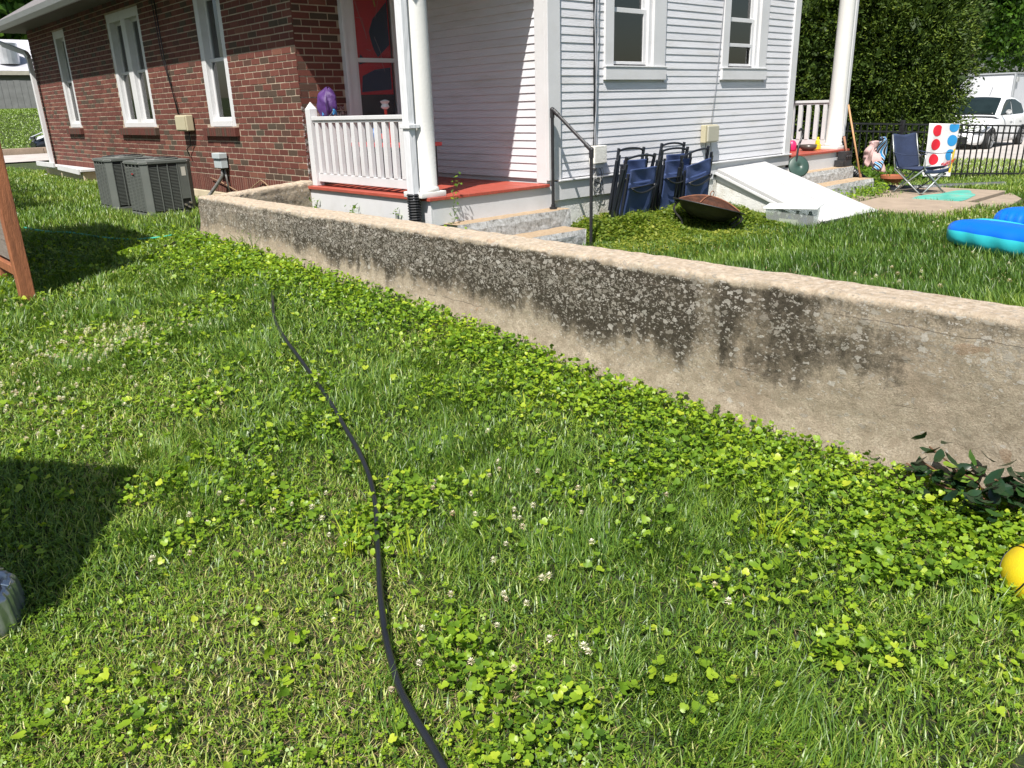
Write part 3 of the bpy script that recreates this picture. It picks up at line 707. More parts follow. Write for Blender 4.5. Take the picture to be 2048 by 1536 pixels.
# ================================================================ steps and handrail
def rubble():
    t, n, B, N_, L_ = mat0('rough_white_concrete'); globals().update(N=N_, L=L_)
    tc_ = N_.new('ShaderNodeTexCoord'); globals()['tc'] = tc_
    geo = N_.new('ShaderNodeNewGeometry'); sp = N_.new('ShaderNodeSeparateXYZ'); L_.new(geo.outputs['Normal'], sp.inputs[0])
    side = ramp(noise(26, 8, .75), (.34, (.16,.15,.135)), (.46, (.40,.40,.385)), (.6, (.58,.585,.59)))
    top = ramp(noise(30, 8, .7), (.3, (.36,.25,.15)), (.7, (.52,.40,.27)))
    c = mix(ramp(sp.outputs[2], (.55, (0,0,0)), (.8, (1,1,1))), side, top)
    L_.new(c, B.inputs['Base Color']); B.inputs['Roughness'].default_value = .95
    b = bump(noise(55, 7, .8), 1, .02); L_.new(b.outputs[0], B.inputs['Normal']); return t
rub = rubble()
def steps(name, xa, xb, xc, label):
    t_ = thing(name, (xb, 5.4, .2), label, 'steps')
    def stp(x0, x1, y0, y1, z0, z1):
        mb = MB(); s_ = rnd.random()*9
        nx_, ny_ = int((x1-x0)/.03), 8
        def f(u, v):   # wrap: v 0-.45 front face, .45-1 top
            x = x0+(x1-x0)*u
            n_ = .012*(vn(x*16, v*20, 5)-.5)
            if v < .45: return (x, y0+n_+.008*math.sin(x*3+s_), z0+(z1-z0)*v/.45-(.012 if v > .4 else 0))
            return (x, y0+.012+(y1-y0-.012)*(v-.45)/.55, z1+.006*(vn(x*9, v*9, 8)-.5))
        mb.grid(f, nx_, 20)
        def g_(u, v):
            return (x1+.008*(vn(v*14, u*14, 3)-.5), y0+.004+(y1-y0-.004)*u, z0+(z1-z0)*v-(.004 if v == 1 else 0))
        mb.grid(g_, 10, 8)
        mb.box(x0+.02, x1-.012, y0+.02, y1, z0, z1-.012)
        mb.build('step', rub, t_, smooth=False)
    stp(xa, xb, 5.48, 5.68, .05, .585); stp(xa, xc, 5.18, 5.475, .0, .425)
steps('concrete_steps', 4.35, 5.78, 5.68, 'two rough concrete steps below the left porch, beside the pipe handrail')
steps('concrete_steps', 10.3, 11.82, 11.84, 'two rough concrete steps at the right porch, behind the white cellar door')
hr = thing('pipe_handrail', (5.68,5.4,.24), 'black pipe handrail beside the rough steps of the left porch', 'handrail')
def post(x, y, z0, z1):
    mb = MB(); mb.cyl((x,y,z0), (x,y,z1), .016, n=12); mb.cyl((x,y,z0), (x,y,z0+.02), .038, n=14); mb.cyl((x,y,z0+.02), (x,y,z0+.045), .022, n=12); mb.cyl((x,y,z1-.075), (x,y,z1), .022, n=12)
    mb.lathe((x,y,z1), [(.0001,-.02),(.018,-.014),(.024,0),(.018,.016),(.0001,.024)], 12); mb.build('post', black_m, hr, smooth=False)
post(5.655, 5.60, .586, 1.515); post(5.712, 5.15, .225, 1.155)
mb = MB(); mb.cyl((5.657,5.585,1.508), (5.711,5.16,1.158), .016, n=12); mb.cyl((5.657,5.585,1.508), (5.664,5.53,1.463), .021, n=12); mb.cyl((5.704,5.215,1.203), (5.711,5.16,1.158), .021, n=12); mb.build('rail', black_m, hr)

# ================================================================ air conditioners
ac_m = pm('grey_green_steel', (.105,.115,.105), .5, .08, 5, .1, 60, dirt=(.2,.19,.16), dscale=8, damt=.12)
ac_dk = pm('condenser_dark', (.02,.022,.022), .6, .3, 9)
def make_ac(badge):
    t_ = thing('air_conditioner', (0,0,0), '', 'air conditioner', 'condensers beside the brick wall')
    S, c, Hh = .29, .065, .60
    oc = [(-S+c,-S),(S-c,-S),(S,-S+c),(S,S-c),(S-c,S),(-S+c,S),(-S,S-c),(-S,-S+c)]
    mb = MB(); k = .96
    mb.prism([(x*k, y*k, .03) for x, y in oc], (0,0,Hh-.05)); mb.build('core', ac_dk, t_)
    mb = MB()
    for i in (1, 3, 5, 7):     # chamfered corner posts
        a = oc[i]; b = oc[(i+1) % 8]; mb.prism([(a[0],a[1],.03),(b[0],b[1],.03),(b[0]*.9,b[1]*.9,.03),(a[0]*.9,a[1]*.9,.03)], (0,0,Hh-.04))
    for q in ((-1,0),(0,-1),(1,0),(0,1)):     # vertical ribs
        tx, ty = -q[1], q[0]
        for f in (-.222, -.112, 0, .112, .222):
            c0 = (q[0]*S*.985+tx*f, q[1]*S*.985+ty*f); mb.obox((c0[0],c0[1],Hh/2+.01), (q[0]*.008,q[1]*.008,0), (tx*.006,ty*.006,0), (0,0,Hh/2-.03))
    mb.prism([(x*1.03, y*1.03, 0) for x, y in oc], (0,0,.032)); mb.build('cabinet', ac_m, t_, bevel=.002)
    mb = MB()
    for q in ((-1,0),(0,-1),(1,0),(0,1)):
        tx, ty = -q[1], q[0]; z = .06
        while z < Hh-.05:
            L0 = S-c-.003; l1 = L0
            if q == (0,-1): mb.hexa([(-L0,-S*.97,z),(-L0,-S*.995,z-.002),(.12,-S*.995,z-.002),(.12,-S*.97,z),(-L0,-S*.97,z+.006),(-L0,-S*.995,z+.004),(.12,-S*.995,z+.004),(.12,-S*.97,z+.006)])
            else: mb.obox((q[0]*S*.982,q[1]*S*.982,z), (q[0]*.0045,q[1]*.0045,-.002), (tx*L0,ty*L0,0), (0,0,.0035))
            z += .0165
    mb.build('louvre', ac_m, t_)
    mb = MB(); mb.box(.122, S-c-.002, -S-.002, -S+.03, .17, Hh-.02); mb.box(S-.03, S+.004, -S+c+.003, -.02, .16, Hh-.02); mb.build('service_panel', ac_m, t_, bevel=.002)
    mb = MB(); mb.box(.15, .2, -S-.004, -S-.0021, .43, .53); mb.build('rating_label', pm('pale_label', (.5,.48,.42), .6), t_)
    vm_ = pm('copper_valve', (.5,.45,.4), .3, metal=.8)
    for a, z in ((.14,.1),(.18,.07),(.2,.12)): MB().cyl((a,-S-.03,z), (a,-S+.03,z), .012, n=10).build('valve', vm_, t_)
    mb = MB(); mb.prism([(x*1.035, y*1.035, Hh-.022) for x, y in oc], (0,0,.035)); mb.lathe((0,0,Hh+.013), [(.24,0),(.235,.018),(.06,.03),(.0001,.032)], 28); mb.build('top_cover', ac_m, t_, bevel=.006)
    mb = MB()
    for r_ in (.06,.09,.12,.15,.18,.21): mb.tube([(r_*math.cos(a), r_*math.sin(a), Hh+.035+.005*(1-r_/.24)) for a in np.linspace(0, 2*math.pi, 28, endpoint=False)], .0025, 5, closed=True)
    for k_ in range(8): a = k_*math.pi/4; mb.cyl((0,0,Hh+.045), (.23*math.cos(a), .23*math.sin(a), Hh+.035), .003, n=5)
    mb.build('fan_guard', black_m, t_)
    zs_ = pm('zinc_screw', (.6,.6,.58), .3, metal=.6)
    for sx, sy in ((-1,-1),(-1,1)): MB().cyl((sx*(S-.02),sy*(S-.06),Hh-.005),(sx*(S+.013),sy*(S-.06),Hh-.005), .006, n=8).build('screw', zs_, t_)
    for sx in (-1, 1): MB().cyl((sx*(S-.06),-(S-.02),Hh-.005),(sx*(S-.06),-(S+.013),Hh-.005), .006, n=8).build('screw', zs_, t_)
    if badge:
        mb = MB(); mb.lathe((0,0,0), [(.0001,.006),(.03,.005),(.034,.0)], 24, sy=.42)
        b_ = mb.build('badge', pm('badge_black', (.03,.02,.02), .3), t_); b_.rotation_euler = (R(90), 0, R(-90)); b_.location = (-S-.006, 0, .47)
        cu = bpy.data.curves.new('txt', 'FONT'); cu.body = 'TRANE'; cu.size = .016; cu.align_x = 'CENTER'; cu.align_y = 'CENTER'; cu.extrude = .001
        o = linked(bpy.data.objects.new('tmp', cu)); bpy.context.view_layer.update()
        me_ = bpy.data.meshes.new_from_object(o.evaluated_get(bpy.context.evaluated_depsgraph_get())); bpy.data.objects.remove(o)
        me_.materials.clear(); me_.materials.append(pm('badge_letters', (.55,.05,.05), .4))
        q = linked(bpy.data.objects.new('badge_lettering', me_)); q.parent = b_; q.location = (0,0,.0065)
    return t_
ac = make_ac(True); ac.location = (3.42, 9.92, .47); ac.rotation_euler = (0,0,R(2)); ac['label'] = 'grey air conditioner with an oval badge, nearer to the wall end'
ac2 = make_ac(False); ac2.location = (3.38, 10.98, .475); ac2.rotation_euler = (0,0,R(-1)); ac2['label'] = 'grey air conditioner standing half hidden behind the badged one'
mb = MB(); mb.box(3.08, 3.76, 9.58, 10.26, .42, .475); tag(mb.build('equipment_pad', pm('pad_grey', (.12,.12,.11), .8, .2, 8, .4, 50), loc=(3.42,9.92,.42), bevel=.01), 'low grey plastic pad under the nearer air conditioner', 'pad')
# boxes and cables ---------------------------------------------------------------
beige = pm('beige_plastic', (.44,.40,.27), .5, .06, 5, dirt=(.3,.27,.18), damt=.4)
t_ = thing('utility_box', (4.14,10.88,1.36), 'beige utility box on the brick wall between two windows', 'utility box')
MB().box(4.14, 4.238, 10.70, 11.06, 1.37, 1.57).build('box_body', beige, t_, bevel=.012); MB().box(4.128, 4.1395, 10.72, 11.04, 1.385, 1.555).build('cover', beige, t_, bevel=.006)
MB().tube([(4.2,10.8,1.37),(4.19,10.79,1.28),(4.22,10.86,1.20),(4.2,10.98,1.14),(4.22,10.95,1.04)], .007, 6).build('cable', black_p, t_, smooth=True)
t_ = thing('disconnect_box', (4.18,9.94,.9), 'small light grey electrical disconnect box low on the brick wall', 'electrical box')
lg = pm('light_grey_steel', (.42,.47,.48), .45, .06, 5)
MB().box(4.15, 4.238, 9.83, 10.04, .935, 1.045).build('box_body', lg, t_, bevel=.006); MB().box(4.13, 4.238, 9.82, 10.03, 1.047, 1.115).build('cover', lg, t_, bevel=.008)
MB().tube([(4.2,9.92,.935),(4.19,9.93,.84),(4.12,10.0,.72),(4.05,10.1,.60),(3.95,10.1,.55)], .022, 8).tube([(4.21,9.88,.935),(4.21,9.86,.8),(4.22,9.85,.62)], .013, 8).build('conduit', pm('silver_conduit', (.22,.22,.21), .35, .4, 30, metal=.4), t_, smooth=True)
tag(MB().tube([(4.225,10.4,.80),(4.225,10.1,.76),(4.225,9.6,.66),(4.225,9.3,.70),(4.225,8.95,.83),(4.225,8.85,.80),(4.225,8.6,.68)], .006, 6).build('loose_cable', pm('tan_cable', (.3,.2,.12), .6), loc=(4.22,9.2,.7), smooth=True), 'thin tan cable sagging along the soldier course of the brick wall', 'cable')
tag(MB().tube([(4.225,11.36,3.12),(4.225,11.33,2.3),(4.225,11.15,1.58)], .007, 6).tube([(4.225,11.46,3.12),(4.225,11.40,2.3),(4.21,11.04,1.5)], .006, 6).build('wall_cable', black_p, loc=(4.22,11.3,2), smooth=True), 'two thin dark cables running down the brick wall to the beige box', 'cable')
t_ = thing('junction_box', (8.35,5.62,1.08), 'beige junction box on the white clapboard wall between the two windows', 'utility box')
MB().box(8.205, 8.455, YF-.085, YF-.016, 1.085, 1.285).build('box_body', beige, t_, bevel=.008); MB().box(8.225, 8.45, YF-.112, YF-.0855, 1.095, 1.275).build('cover', pm('beige_cover', (.40,.385,.31), .5, .05, 5), t_, bevel=.01)
MB().tube([(8.26,YF-.06,1.085),(8.245,YF-.07,.98),(8.26,YF-.07,.88),(8.32,YF-.06,.83)], .004, 6).tube([(8.36,YF-.06,1.085),(8.36,YF-.07,.98),(8.345,YF-.07,.90),(8.3,YF-.07,.845)], .004, 6).build('cable', black_p, t_, smooth=True)
tag(MB().tube([(8.56,YF-.03,3.2),(8.50,YF-.03,2.3),(8.44,YF-.035,1.7),(8.375,YF-.04,1.28)], .0035, 6).build('wall_cable', pm('grey_cable', (.25,.25,.27), .6), loc=(8.4,YF,2), smooth=True), 'thin single grey wire running down the white wall to the beige junction box', 'cable')
t_ = thing('telephone_box', (6.36,5.65,.95), 'flaking white junction box behind the handrail, left of the folded chairs', 'utility box')
MB().box(6.265, 6.452, YF-.10, YF-.016, .975, 1.15).build('box_body', pm('flaky_white', (.66,.65,.60), .7, .1, 20, .6, 60, dirt=(.4,.36,.28), dscale=9), t_, bevel=.006); MB().box(6.29, 6.44, YF-.08, YF-.018, .93, .9745).build('cable_entry', white, t_, bevel=.005)
mb = MB()
for k in range(7):
    r_ = .05+.012*rnd.random(); cx, cz = 6.36+rnd.uniform(-.03,.05), .86-.05*(k % 4)
    mb.tube([(cx+r_*math.cos(a), YF-.05+.01*math.sin(2*a+k), cz+1.4*r_*math.sin(a)) for a in np.linspace(0, 2*math.pi, 18, endpoint=False)], .0035, 5, m=k % 3 == 0, closed=True)
mb.build('cable_coil', [pm('grey_white_cable', (.42,.42,.40), .5), black_p], t_, smooth=True)
mb = MB()
def wav(x, dy, s, z0, z1, r_, m_): mb.tube([(x+.012*math.sin(z*s)+.004*math.sin(z*19+s), YF-.02-dy, z) for z in np.linspace(z0, z1, 34)], r_, 6, m_)
wav(6.335, .012, 2.1, 1.14, 3.4, .011, 0); wav(6.352, .020, 3.3, 1.12, 3.4, .006, 1); wav(6.325, .028, 4.7, 1.13, 3.4, .005, 1); wav(6.312, .01, 1.3, .95, 3.4, .006, 0)
tag(mb.build('cable_bundle', [black_p, pm('grey_cable_b', (.36,.37,.40), .5)], loc=(6.33,YF,2), smooth=True), 'bundle of black and grey cables running down the white clapboards beside the left window', 'cable')

# ================================================================ folded chairs
frame_m = pm('dark_navy_frame', (.012,.015,.022), .35, .3, 9)
fab = pm('navy_mesh_fabric', (.036,.062,.165), .8, .14, 4, .25, 220, dirt=(.08,.085,.13), dscale=3, damt=.5)
def make_chair(tagged=True):
    t_ = thing('folded_chair', (0,0,0), '', 'folding chair', 'folded chairs leaning on the white wall')
    W, Ht = .20, .74; f_ = frame_m
    mb = MB()
    for s in (-1, 1): mb.bar((s*W,-.0,0), (s*W,.0,Ht), .028, .022)
    mb.bar((-W,0,.06), (W,0,.06), .02, .02); mb.tube([(W*math.cos(a)*1.0, .002, Ht-.045+.04*math.sin(a)) for a in np.linspace(math.pi, 0, 12)], .012, 8); mb.build('back_frame', f_, t_, bevel=.004)
    mb = MB()
    for s in (-1, 1): mb.bar((s*(W+.026),-.055,-.02), (s*(W+.02),-.035,Ht-.06), .022, .028)
    mb.bar((-W,-.05,.1), (W,-.05,.1), .018, .018); mb.build('leg_frame', f_, t_, bevel=.004)
    for s in (-1, 1): MB().bar((s*(W-.01),-.085,.02), (s*(W-.005),-.06,Ht-.15), .02, .024).build('seat_frame', f_, t_, bevel=.004)
    for s in (-1, 1): MB().bar((s*(W+.05),-.02,.12), (s*(W+.045),-.03,Ht-.11), .02, .03).build('armrest', f_, t_, bevel=.005)
    def sheet(z0, z1, y0, name, sag, w=.182):
        q = MB(); q.grid(lambda u, v: (-w+2*w*u, y0+sag*math.sin(math.pi*u)*math.sin(math.pi*v)-.02*(1-v)+.004*math.sin(9*u+7*v), z0+(z1-z0)*v), 14, 14)
        return q.build(name, fab, t_, smooth=True, solid=.004)
    sheet(.07, .50, -.082, 'seat_fabric', .022); sheet(.44, .63, -.068, 'back_fabric', .012, .185)
    mb = MB(); mb.tube([(-.165+.33*u, -.125-.0*u, .45-.055*math.sin(math.pi*u)**.8) for u in np.linspace(0, 1, 16)], .009, 6); mb.tube([(-.165,-.108,.452),(.165,-.108,.462)], .006, 6); mb.lathe((.165,-.11,.45), [(.0001,-.02),(.02,-.01),(.02,.01),(.0001,.02)], 10)
    mb.build('strap', black_p, t_, smooth=True)
    if tagged:
        q = MB(); q.grid(lambda u, v: (.02+.045*u, -.118-.012*v, .085-.055*v), 2, 4); q.build('care_label', white, t_, solid=.001)
    return t_
def put_chair(t_, x, y, z, lean, roll, rz, label):
    t_.rotation_euler = (-lean, roll, rz); t_.location = (x, y, z); t_['label'] = label; return t_
c1 = make_chair(False); put_chair(c1, 6.585, 5.50, .39, R(-8), R(1), R(0), 'rearmost of the stacked navy folding chairs, beside the white junction box')
c2 = make_chair(); put_chair(c2, 6.50, 5.38, .345, R(-15), R(-1), R(2), 'navy folding chair in front of its stack, nearest to the handrail')
c3 = dup(c1); put_chair(c3, 7.33, 5.52, .40, R(-7), R(1), 0, 'navy folding chair standing upright at the back of the right hand pair')
c4 = dup(c2); put_chair(c4, 7.21, 5.44, .36, R(-10), R(0), 0, 'middle navy folding chair with a faded seat, leaning on the clapboards')
c5 = dup(c2); put_chair(c5, 7.60, 5.40, .335, R(-13), R(-9), R(-2), 'tilted navy folding chair behind the rusty fire pit')

for c_ in (c2, c4, c5): c_.scale = (1.17, 1, 1)
# ================================================================ fire pit
rust = pm('rusty_mesh', (.10,.036,.018), .85, .4, 14, .5, 90, dirt=(.02,.014,.012), dscale=5, damt=.9)
fp = thing('fire_pit', (6.93,4.66,.27), 'rusty round fire pit with a domed mesh lid, tilted in the weeds before the chairs', 'fire pit')
tilt = Matrix.Translation((6.93,4.66,.545)) @ Matrix.Rotation(R(15), 4, Vector((.42,.91,0)))
def tl(mb): mb.v = [tuple(tilt @ Vector(v)) for v in mb.v]; return mb
mb = MB(); mb.lathe((0,0,0), [(.365,.0),(.367,.008),(.31,-.006),(.255,-.065),(.16,-.115),(.0001,-.13)], 40); tl(mb).build('bowl', pm('sooty_steel', (.028,.027,.027), .5, .4, 12, .2, 60), fp, smooth=True, solid=.004)
mb = MB()
for k in range(64):
    a = 2*math.pi*k/64; mb.tube([(.315*s*math.cos(a), .315*s*math.sin(a), .010+.088*(1-s**2.0)) for s in np.linspace(1, .1, 9)], .0016, 3, caps=False)
for s in np.linspace(.1, .98, 22): mb.tube([(.315*s*math.cos(a), .315*s*math.sin(a), .010+.088*(1-s**2.0)) for a in np.linspace(0, 2*math.pi, 40, endpoint=False)], .0016, 3, closed=True)
mb.lathe((0,0,0), [(.31,.010),(.2,.008+.085*(1-(.2/.315)**2.0)),(.1,.006+.085*(1-(.1/.315)**2.0)),(.0001,.092)], 32)
tl(mb).build('mesh_lid', rust, fp)
mb = MB()
for a0 in (.3, 1.87): mb.tube([(.32*s*math.cos(a0), .32*s*math.sin(a0), .016+.088*(1-abs(s)**2.0)) for s in np.linspace(-1, 1, 21)], .006, 6)
mb.tube([(.03*math.cos(a), 0, .128+.028*math.sin(a)) for a in np.linspace(0, 2*math.pi, 18, endpoint=False)], .0045, 6, closed=True)
tl(mb).build('lid_rib', pm('rust_orange', (.22,.09,.045), .8, .3, 20), fp, smooth=True)
for a in (2.4, 1.25, -.45, -1.35):
    c_, s_ = math.cos(a), math.sin(a); top = tilt @ Vector((.31*c_, .31*s_, -.01)); gx, gy = 6.93+.36*c_, 4.66+.36*s_; gz = float(H(gx, gy))
    P = []
    for u in np.linspace(0, 1, 12):
        b = top*(1-u)+Vector((gx, gy, gz+.01))*u; w_ = .055*math.sin(u*2*math.pi)*(1 if u < .5 else 1.1); P.append(b+Vector((c_, s_, 0))*(w_-.03*math.sin(math.pi*u)))
    P += [P[-1]+Vector((c_*.03, s_*.03, .018)), P[-1]+Vector((c_*.045, s_*.045, .045))]
    q = MB()
    for i_ in range(len(P)-1): q.bar(P[i_], P[i_+1], .030, .016, side=(c_, s_, .01))
    q.build('leg', pm('leg_steel', (.028,.026,.025), .55, .4, 20), fp)
# ================================================================ storage bin with bottles
bx, by, bz = 8.05, 4.35, .235
tb_ = thing('storage_bin', (bx,by,bz), 'clear plastic storage bin with a skewed white lid at the foot of the cellar door', 'storage bin', rz=0)
ux = Vector((.45,-.893,0)); uy = Vector((.893,.45,0))
t, n, B, N, L = mat0('milky_plastic'); B.inputs['Base Color'].default_value = (.55,.57,.54,1); B.inputs['Roughness'].default_value = .35
trn = N.new('ShaderNodeBsdfTransparent'); trn.inputs[0].default_value = (.9,.93,.93,1); mx = N.new('ShaderNodeMixShader'); mx.inputs[0].default_value = .24
L.new(trn.outputs[0], mx.inputs[1]); L.new(B.outputs[0], mx.inputs[2]); L.new(mx.outputs[0], N['Material Output'].inputs[0]); milky = t
def bp(a, b, z): return Vector((bx,by,bz))+ux*a+uy*b+Vector((0,0,z))
def wallq(a0, b0, a1, b1): # tapered wall
    k = .9; return [bp(a0*k,b0*k,0), bp(a1*k,b1*k,0), bp(a1,b1,.205), bp(a0,b0,.205)]
mb = MB()
for (a0,b0,a1,b1) in ((-.27,-.16,.27,-.16),(.27,-.16,.27,.16),(.27,.16,-.27,.16),(-.27,.16,-.27,-.16)): mb.add(wallq(a0,b0,a1,b1), [(0,1,2,3)])
mb.add([bp(-.243,-.144,.002),bp(.243,-.144,.002),bp(.243,.144,.002),bp(-.243,.144,.002)], [(0,1,2,3)])
mb.build('tub', milky, tb_, solid=.004)
mb = MB(); P = [bp(-.30,-.17,.208), bp(.25,-.21,.214), bp(.31,.15,.232), bp(-.26,.19,.214)]
mb.hexa(P+[p+Vector((0,0,.016)) for p in P]); mb.build('lid', pm('white_lid', (.70,.72,.70), .4, .05, 4), tb_, bevel=.007)
for i, (a, b, cc, hh_) in enumerate(((-.17,-.03,(.05,.055,.06),.16),(-.10,.05,(.07,.07,.06),.17),(-.03,-.05,(.03,.12,.6),.13),(.05,-.02,(.09,.08,.07),.17),(.12,-.05,(.05,.12,.42),.14),(.18,.04,(.07,.07,.08),.16))):
    q = MB(); p = bp(a, b, .004); q.lathe((p.x,p.y,p.z), [(.033,0),(.036,.01),(.036,hh_*.7),(.016,hh_*.88),(.016,hh_)], 16)
    o = q.build('bottle', pm('bottle_%d' % i, cc, .4), loc=p, smooth=True); tag(o, ['dark grey bottle at the left end inside the clear bin', 'olive grey bottle second from the left inside the clear bin', 'bright blue labelled bottle left of centre in the clear bin', 'brown grey bottle at the centre of the clear bin', 'bright blue labelled bottle right of centre in the clear bin', 'dark bottle at the right end inside the clear bin'][i], 'bottle', 'bottles in the storage bin')
q = MB(); P = [bp(-.13,-.115,.01), bp(.06,-.115,.01), bp(.06,-.11,.10), bp(-.13,-.11,.11)]; q.prism(P, uy*.004); tag(q.build('paper_box', pm('cream_card', (.55,.54,.36), .7), loc=bp(0,-.11,0)), 'pale yellow flat carton standing inside the clear bin', 'carton')

# ================================================================ cellar door
cdr = thing('cellar_door', (9.1,5.0,.2), 'sloping white cellar door leaning out from the clapboard wall', 'cellar door')
doorw = pm('door_white', (.44,.44,.44), .5, .06, 7, .3, 40, dirt=(.40,.37,.31), dscale=6, damt=.35, stretch=(1,.35,1))
TL, TR, BR_, BL_ = Vector((8.555,5.655,.765)), Vector((9.64,5.655,.785)), Vector((9.68,4.13,.262)), Vector((8.60,4.29,.235))
nrm = (TR-TL).cross(BL_-TL).normalized(); nrm = nrm if nrm.z > 0 else -nrm
mid_t, mid_b = (TL+TR)/2, (BL_+BR_)/2
for a, b, c, d in ((TL, mid_t-Vector((.004,0,0)), mid_b-Vector((.004,0,0)), BL_), (mid_t+Vector((.004,0,0)), TR, BR_, mid_b+Vector((.004,0,0)))):
    mb = MB()
    for k_ in range(5):
        g0, g1 = k_/5+.0035, (k_+1)/5-.0035; q4 = [a.lerp(b, g0), a.lerp(b, g1), d.lerp(c, g1), d.lerp(c, g0)]; up_ = nrm*rnd.uniform(-.0015, .0015)
        mb.hexa([p-nrm*.033 for p in (q4[3], q4[2], q4[1], q4[0])]+[p+up_ for p in (q4[3], q4[2], q4[1], q4[0])])
    for f0 in (.12, .88):
        e0 = a.lerp(d, f0); e1 = b.lerp(c, f0); dn = (d-a).normalized()*.035
        mb.hexa([p-nrm*.050 for p in (e0+dn, e1+dn, e1-dn, e0-dn)]+[p-nrm*.0335 for p in (e0+dn, e1+dn, e1-dn, e0-dn)])
    lf = mb.build('door_leaf', doorw, cdr, bevel=.002)
mb = MB()
def sidebeam(off, h0, h1, thick):   # boards along the west side
    o = Vector((-off,0,0)); a, b = TL+o, BL_+o
    mb.hexa([b-nrm*h1, b-nrm*h1+Vector((thick,0,0)), a-nrm*h1+Vector((thick,0,0)), a-nrm*h1, b-nrm*h0, b-nrm*h0+Vector((thick,0,0)), a-nrm*h0+Vector((thick,0,0)), a-nrm*h0])
sidebeam(.012, .038, .07, .04); sidebeam(-.02, .072, .13, .04); mb.build('side_frame', white, cdr, bevel=.003)
mb = MB(); mb.prism([(8.60,5.69,.05),(8.60,5.69,.64),(8.60,4.42,.19),(8.60,4.38,.05)], (1.0,0,0)); mb.build('curb_wall', conc_w, cdr, bevel=.01)
mb = MB(); mb.hexa([p-nrm*.1 for p in (BL_,BR_,BR_+Vector((0,.1,.03)),BL_+Vector((0,.1,.03)))]+[p-nrm*.036 for p in (BL_,BR_,BR_+Vector((0,.1,.03)),BL_+Vector((0,.1,.03)))]); mb.build('end_board', pm('rotten_wood', (.25,.22,.18), .9, .3, 15, .6, 50), cdr)

# ================================================================ things at the east porch
def simple(name, mb, mat, loc, label, cat, **k):
    return tag(mb.build(name, mat, loc=loc, **k), label, cat)
t_ = thing('broom', (11.77,5.41,.43), 'long wooden broom handle leaning on the right porch column', 'broom')
MB().cyl((11.80,5.36,.43), (11.87,5.69,1.44), .013, n=10).build('handle', pm('raw_pine', (.45,.25,.12), .6, .15, 8), t_, smooth=True); MB().cyl((11.798,5.35,.425), (11.802,5.37,.48), .016, n=10).build('end_cap', pm('dark_tip', (.2,.1,.05), .6), t_)
simple('wooden_stake', MB().cyl((11.93,5.60,.5), (11.86,5.70,1.0), .016, n=10), pm('old_wood', (.25,.12,.07), .7, .2, 9), (11.9,5.6,.5), 'short brown stick standing between the column and the black hose pipe', 'stick', smooth=True)
def corrug(pts, r_, step=.018, amp=.12):
    P = [Vector(p) for p in pts]; out = []; 
    for a, b in zip(P, P[1:]):
        k = max(1, int((b-a).length/(step/2)))
        for i in range(k): out.append(a+(b-a)*i/k)
    out.append(P[-1]); rr = [r_*(1+amp*(1 if (i//1) % 2 else -1)) for i in range(len(out))]
    return MB().tube(out, rr, 16)
def smooth_path(pts, n=8):
    P = [Vector(p) for p in pts]; P = [P[0]*2-P[1]]+P+[P[-1]*2-P[-2]]; out = []
    for i in range(1, len(P)-2):
        for k in range(n):
            t = k/n; a, b, c, d = P[i-1], P[i], P[i+1], P[i+2]
            out.append(.5*((2*b)+(c-a)*t+(2*a-5*b+4*c-d)*t*t+(3*b-a-3*c+d)*t**3))
    return out+[P[-2]]
simple('drain_hose', corrug([(4.118,5.79,.86),(4.12,5.785,.62),(4.13,5.78,.40)], .056, .022, .1), black_p, (4.12,5.78,.4), 'black corrugated drain hose under the left porch downspout', 'drain hose')
simple('drain_hose', corrug(smooth_path([(12.045,5.83,1.0),(12.05,5.82,.8),(12.10,5.70,.55),(12.35,5.4,.26),(12.62,5.2,.2)]), .06, .03, .1), black_p, (12.1,5.6,.5), 'black corrugated drain hose curving down from the right porch column', 'drain hose')
simple('drain_pipe', corrug(smooth_path([(12.5,5.02,.22),(12.85,4.78,.215),(13.6,4.52,.19),(14.35,4.22,.165)]), .055, .03, .08), grey_pipe, (13.5,4.5,.15), 'grey black corrugated pipe lying along the foot of the metal fence', 'pipe')
mb = MB(); mb.box(11.55, 11.80, 5.52, 5.66, .59, .68); mb.box(11.62, 11.80, 5.53, 5.65, .681, .80); mb.box(11.57, 11.61, 5.51, 5.519, .61, .66); mb.cyl((11.72,5.6,.80), (11.66,5.6,.93), .006, n=6)
for k in range(3): mb.cyl((11.64+.06*k,5.525,.73), (11.64+.06*k,5.505,.73), .02, n=10)
simple('black_machine', mb, pm('black_grey_plastic', (.03,.03,.032), .4, .3, 10), (11.68,5.6,.59), 'small black boxy machine on the top step of the right porch', 'machine', bevel=.012)
tcl = thing('towel', (12.1,5.4,.5), 'pink and striped towels heaped over the black drain hose', 'towel')
mb = MB()
def drap(u, v): 
    a = -1.1+2.2*u; return (11.98+.42*(u-.35)+.02*math.sin(9*v), 5.33+.10*math.sin(a*2.2+2*v)+.03*math.sin(u*17), .93-.12*(u-.3)**2-.33*v*(1-.25*math.sin(5*u))+.015*math.sin(11*u+4*v))
mb.grid(drap, 18, 14); mb.build('pink_towel', pm('pink_cloth', (.52,.35,.34), .9, .08, 5, .4, 120), tcl, smooth=True, solid=.012)
t, n, B, N_, L_ = mat0('striped_cloth'); N = N_; L = L_; tc = N.new('ShaderNodeTexCoord')
wv = N.new('ShaderNodeTexWave'); wv.inputs['Scale'].default_value = 9; wv.inputs['Distortion'].default_value = .3; L.new(tc.outputs['Object'], wv.inputs[0])
L.new(ramp(wv.outputs[0], (.3, (.01,.012,.02)), (.42, (.55,.58,.6)), (.6, (.6,.6,.6)), (.7, (.03,.2,.42))), B.inputs['Base Color']); B.inputs['Roughness'].default_value = .9
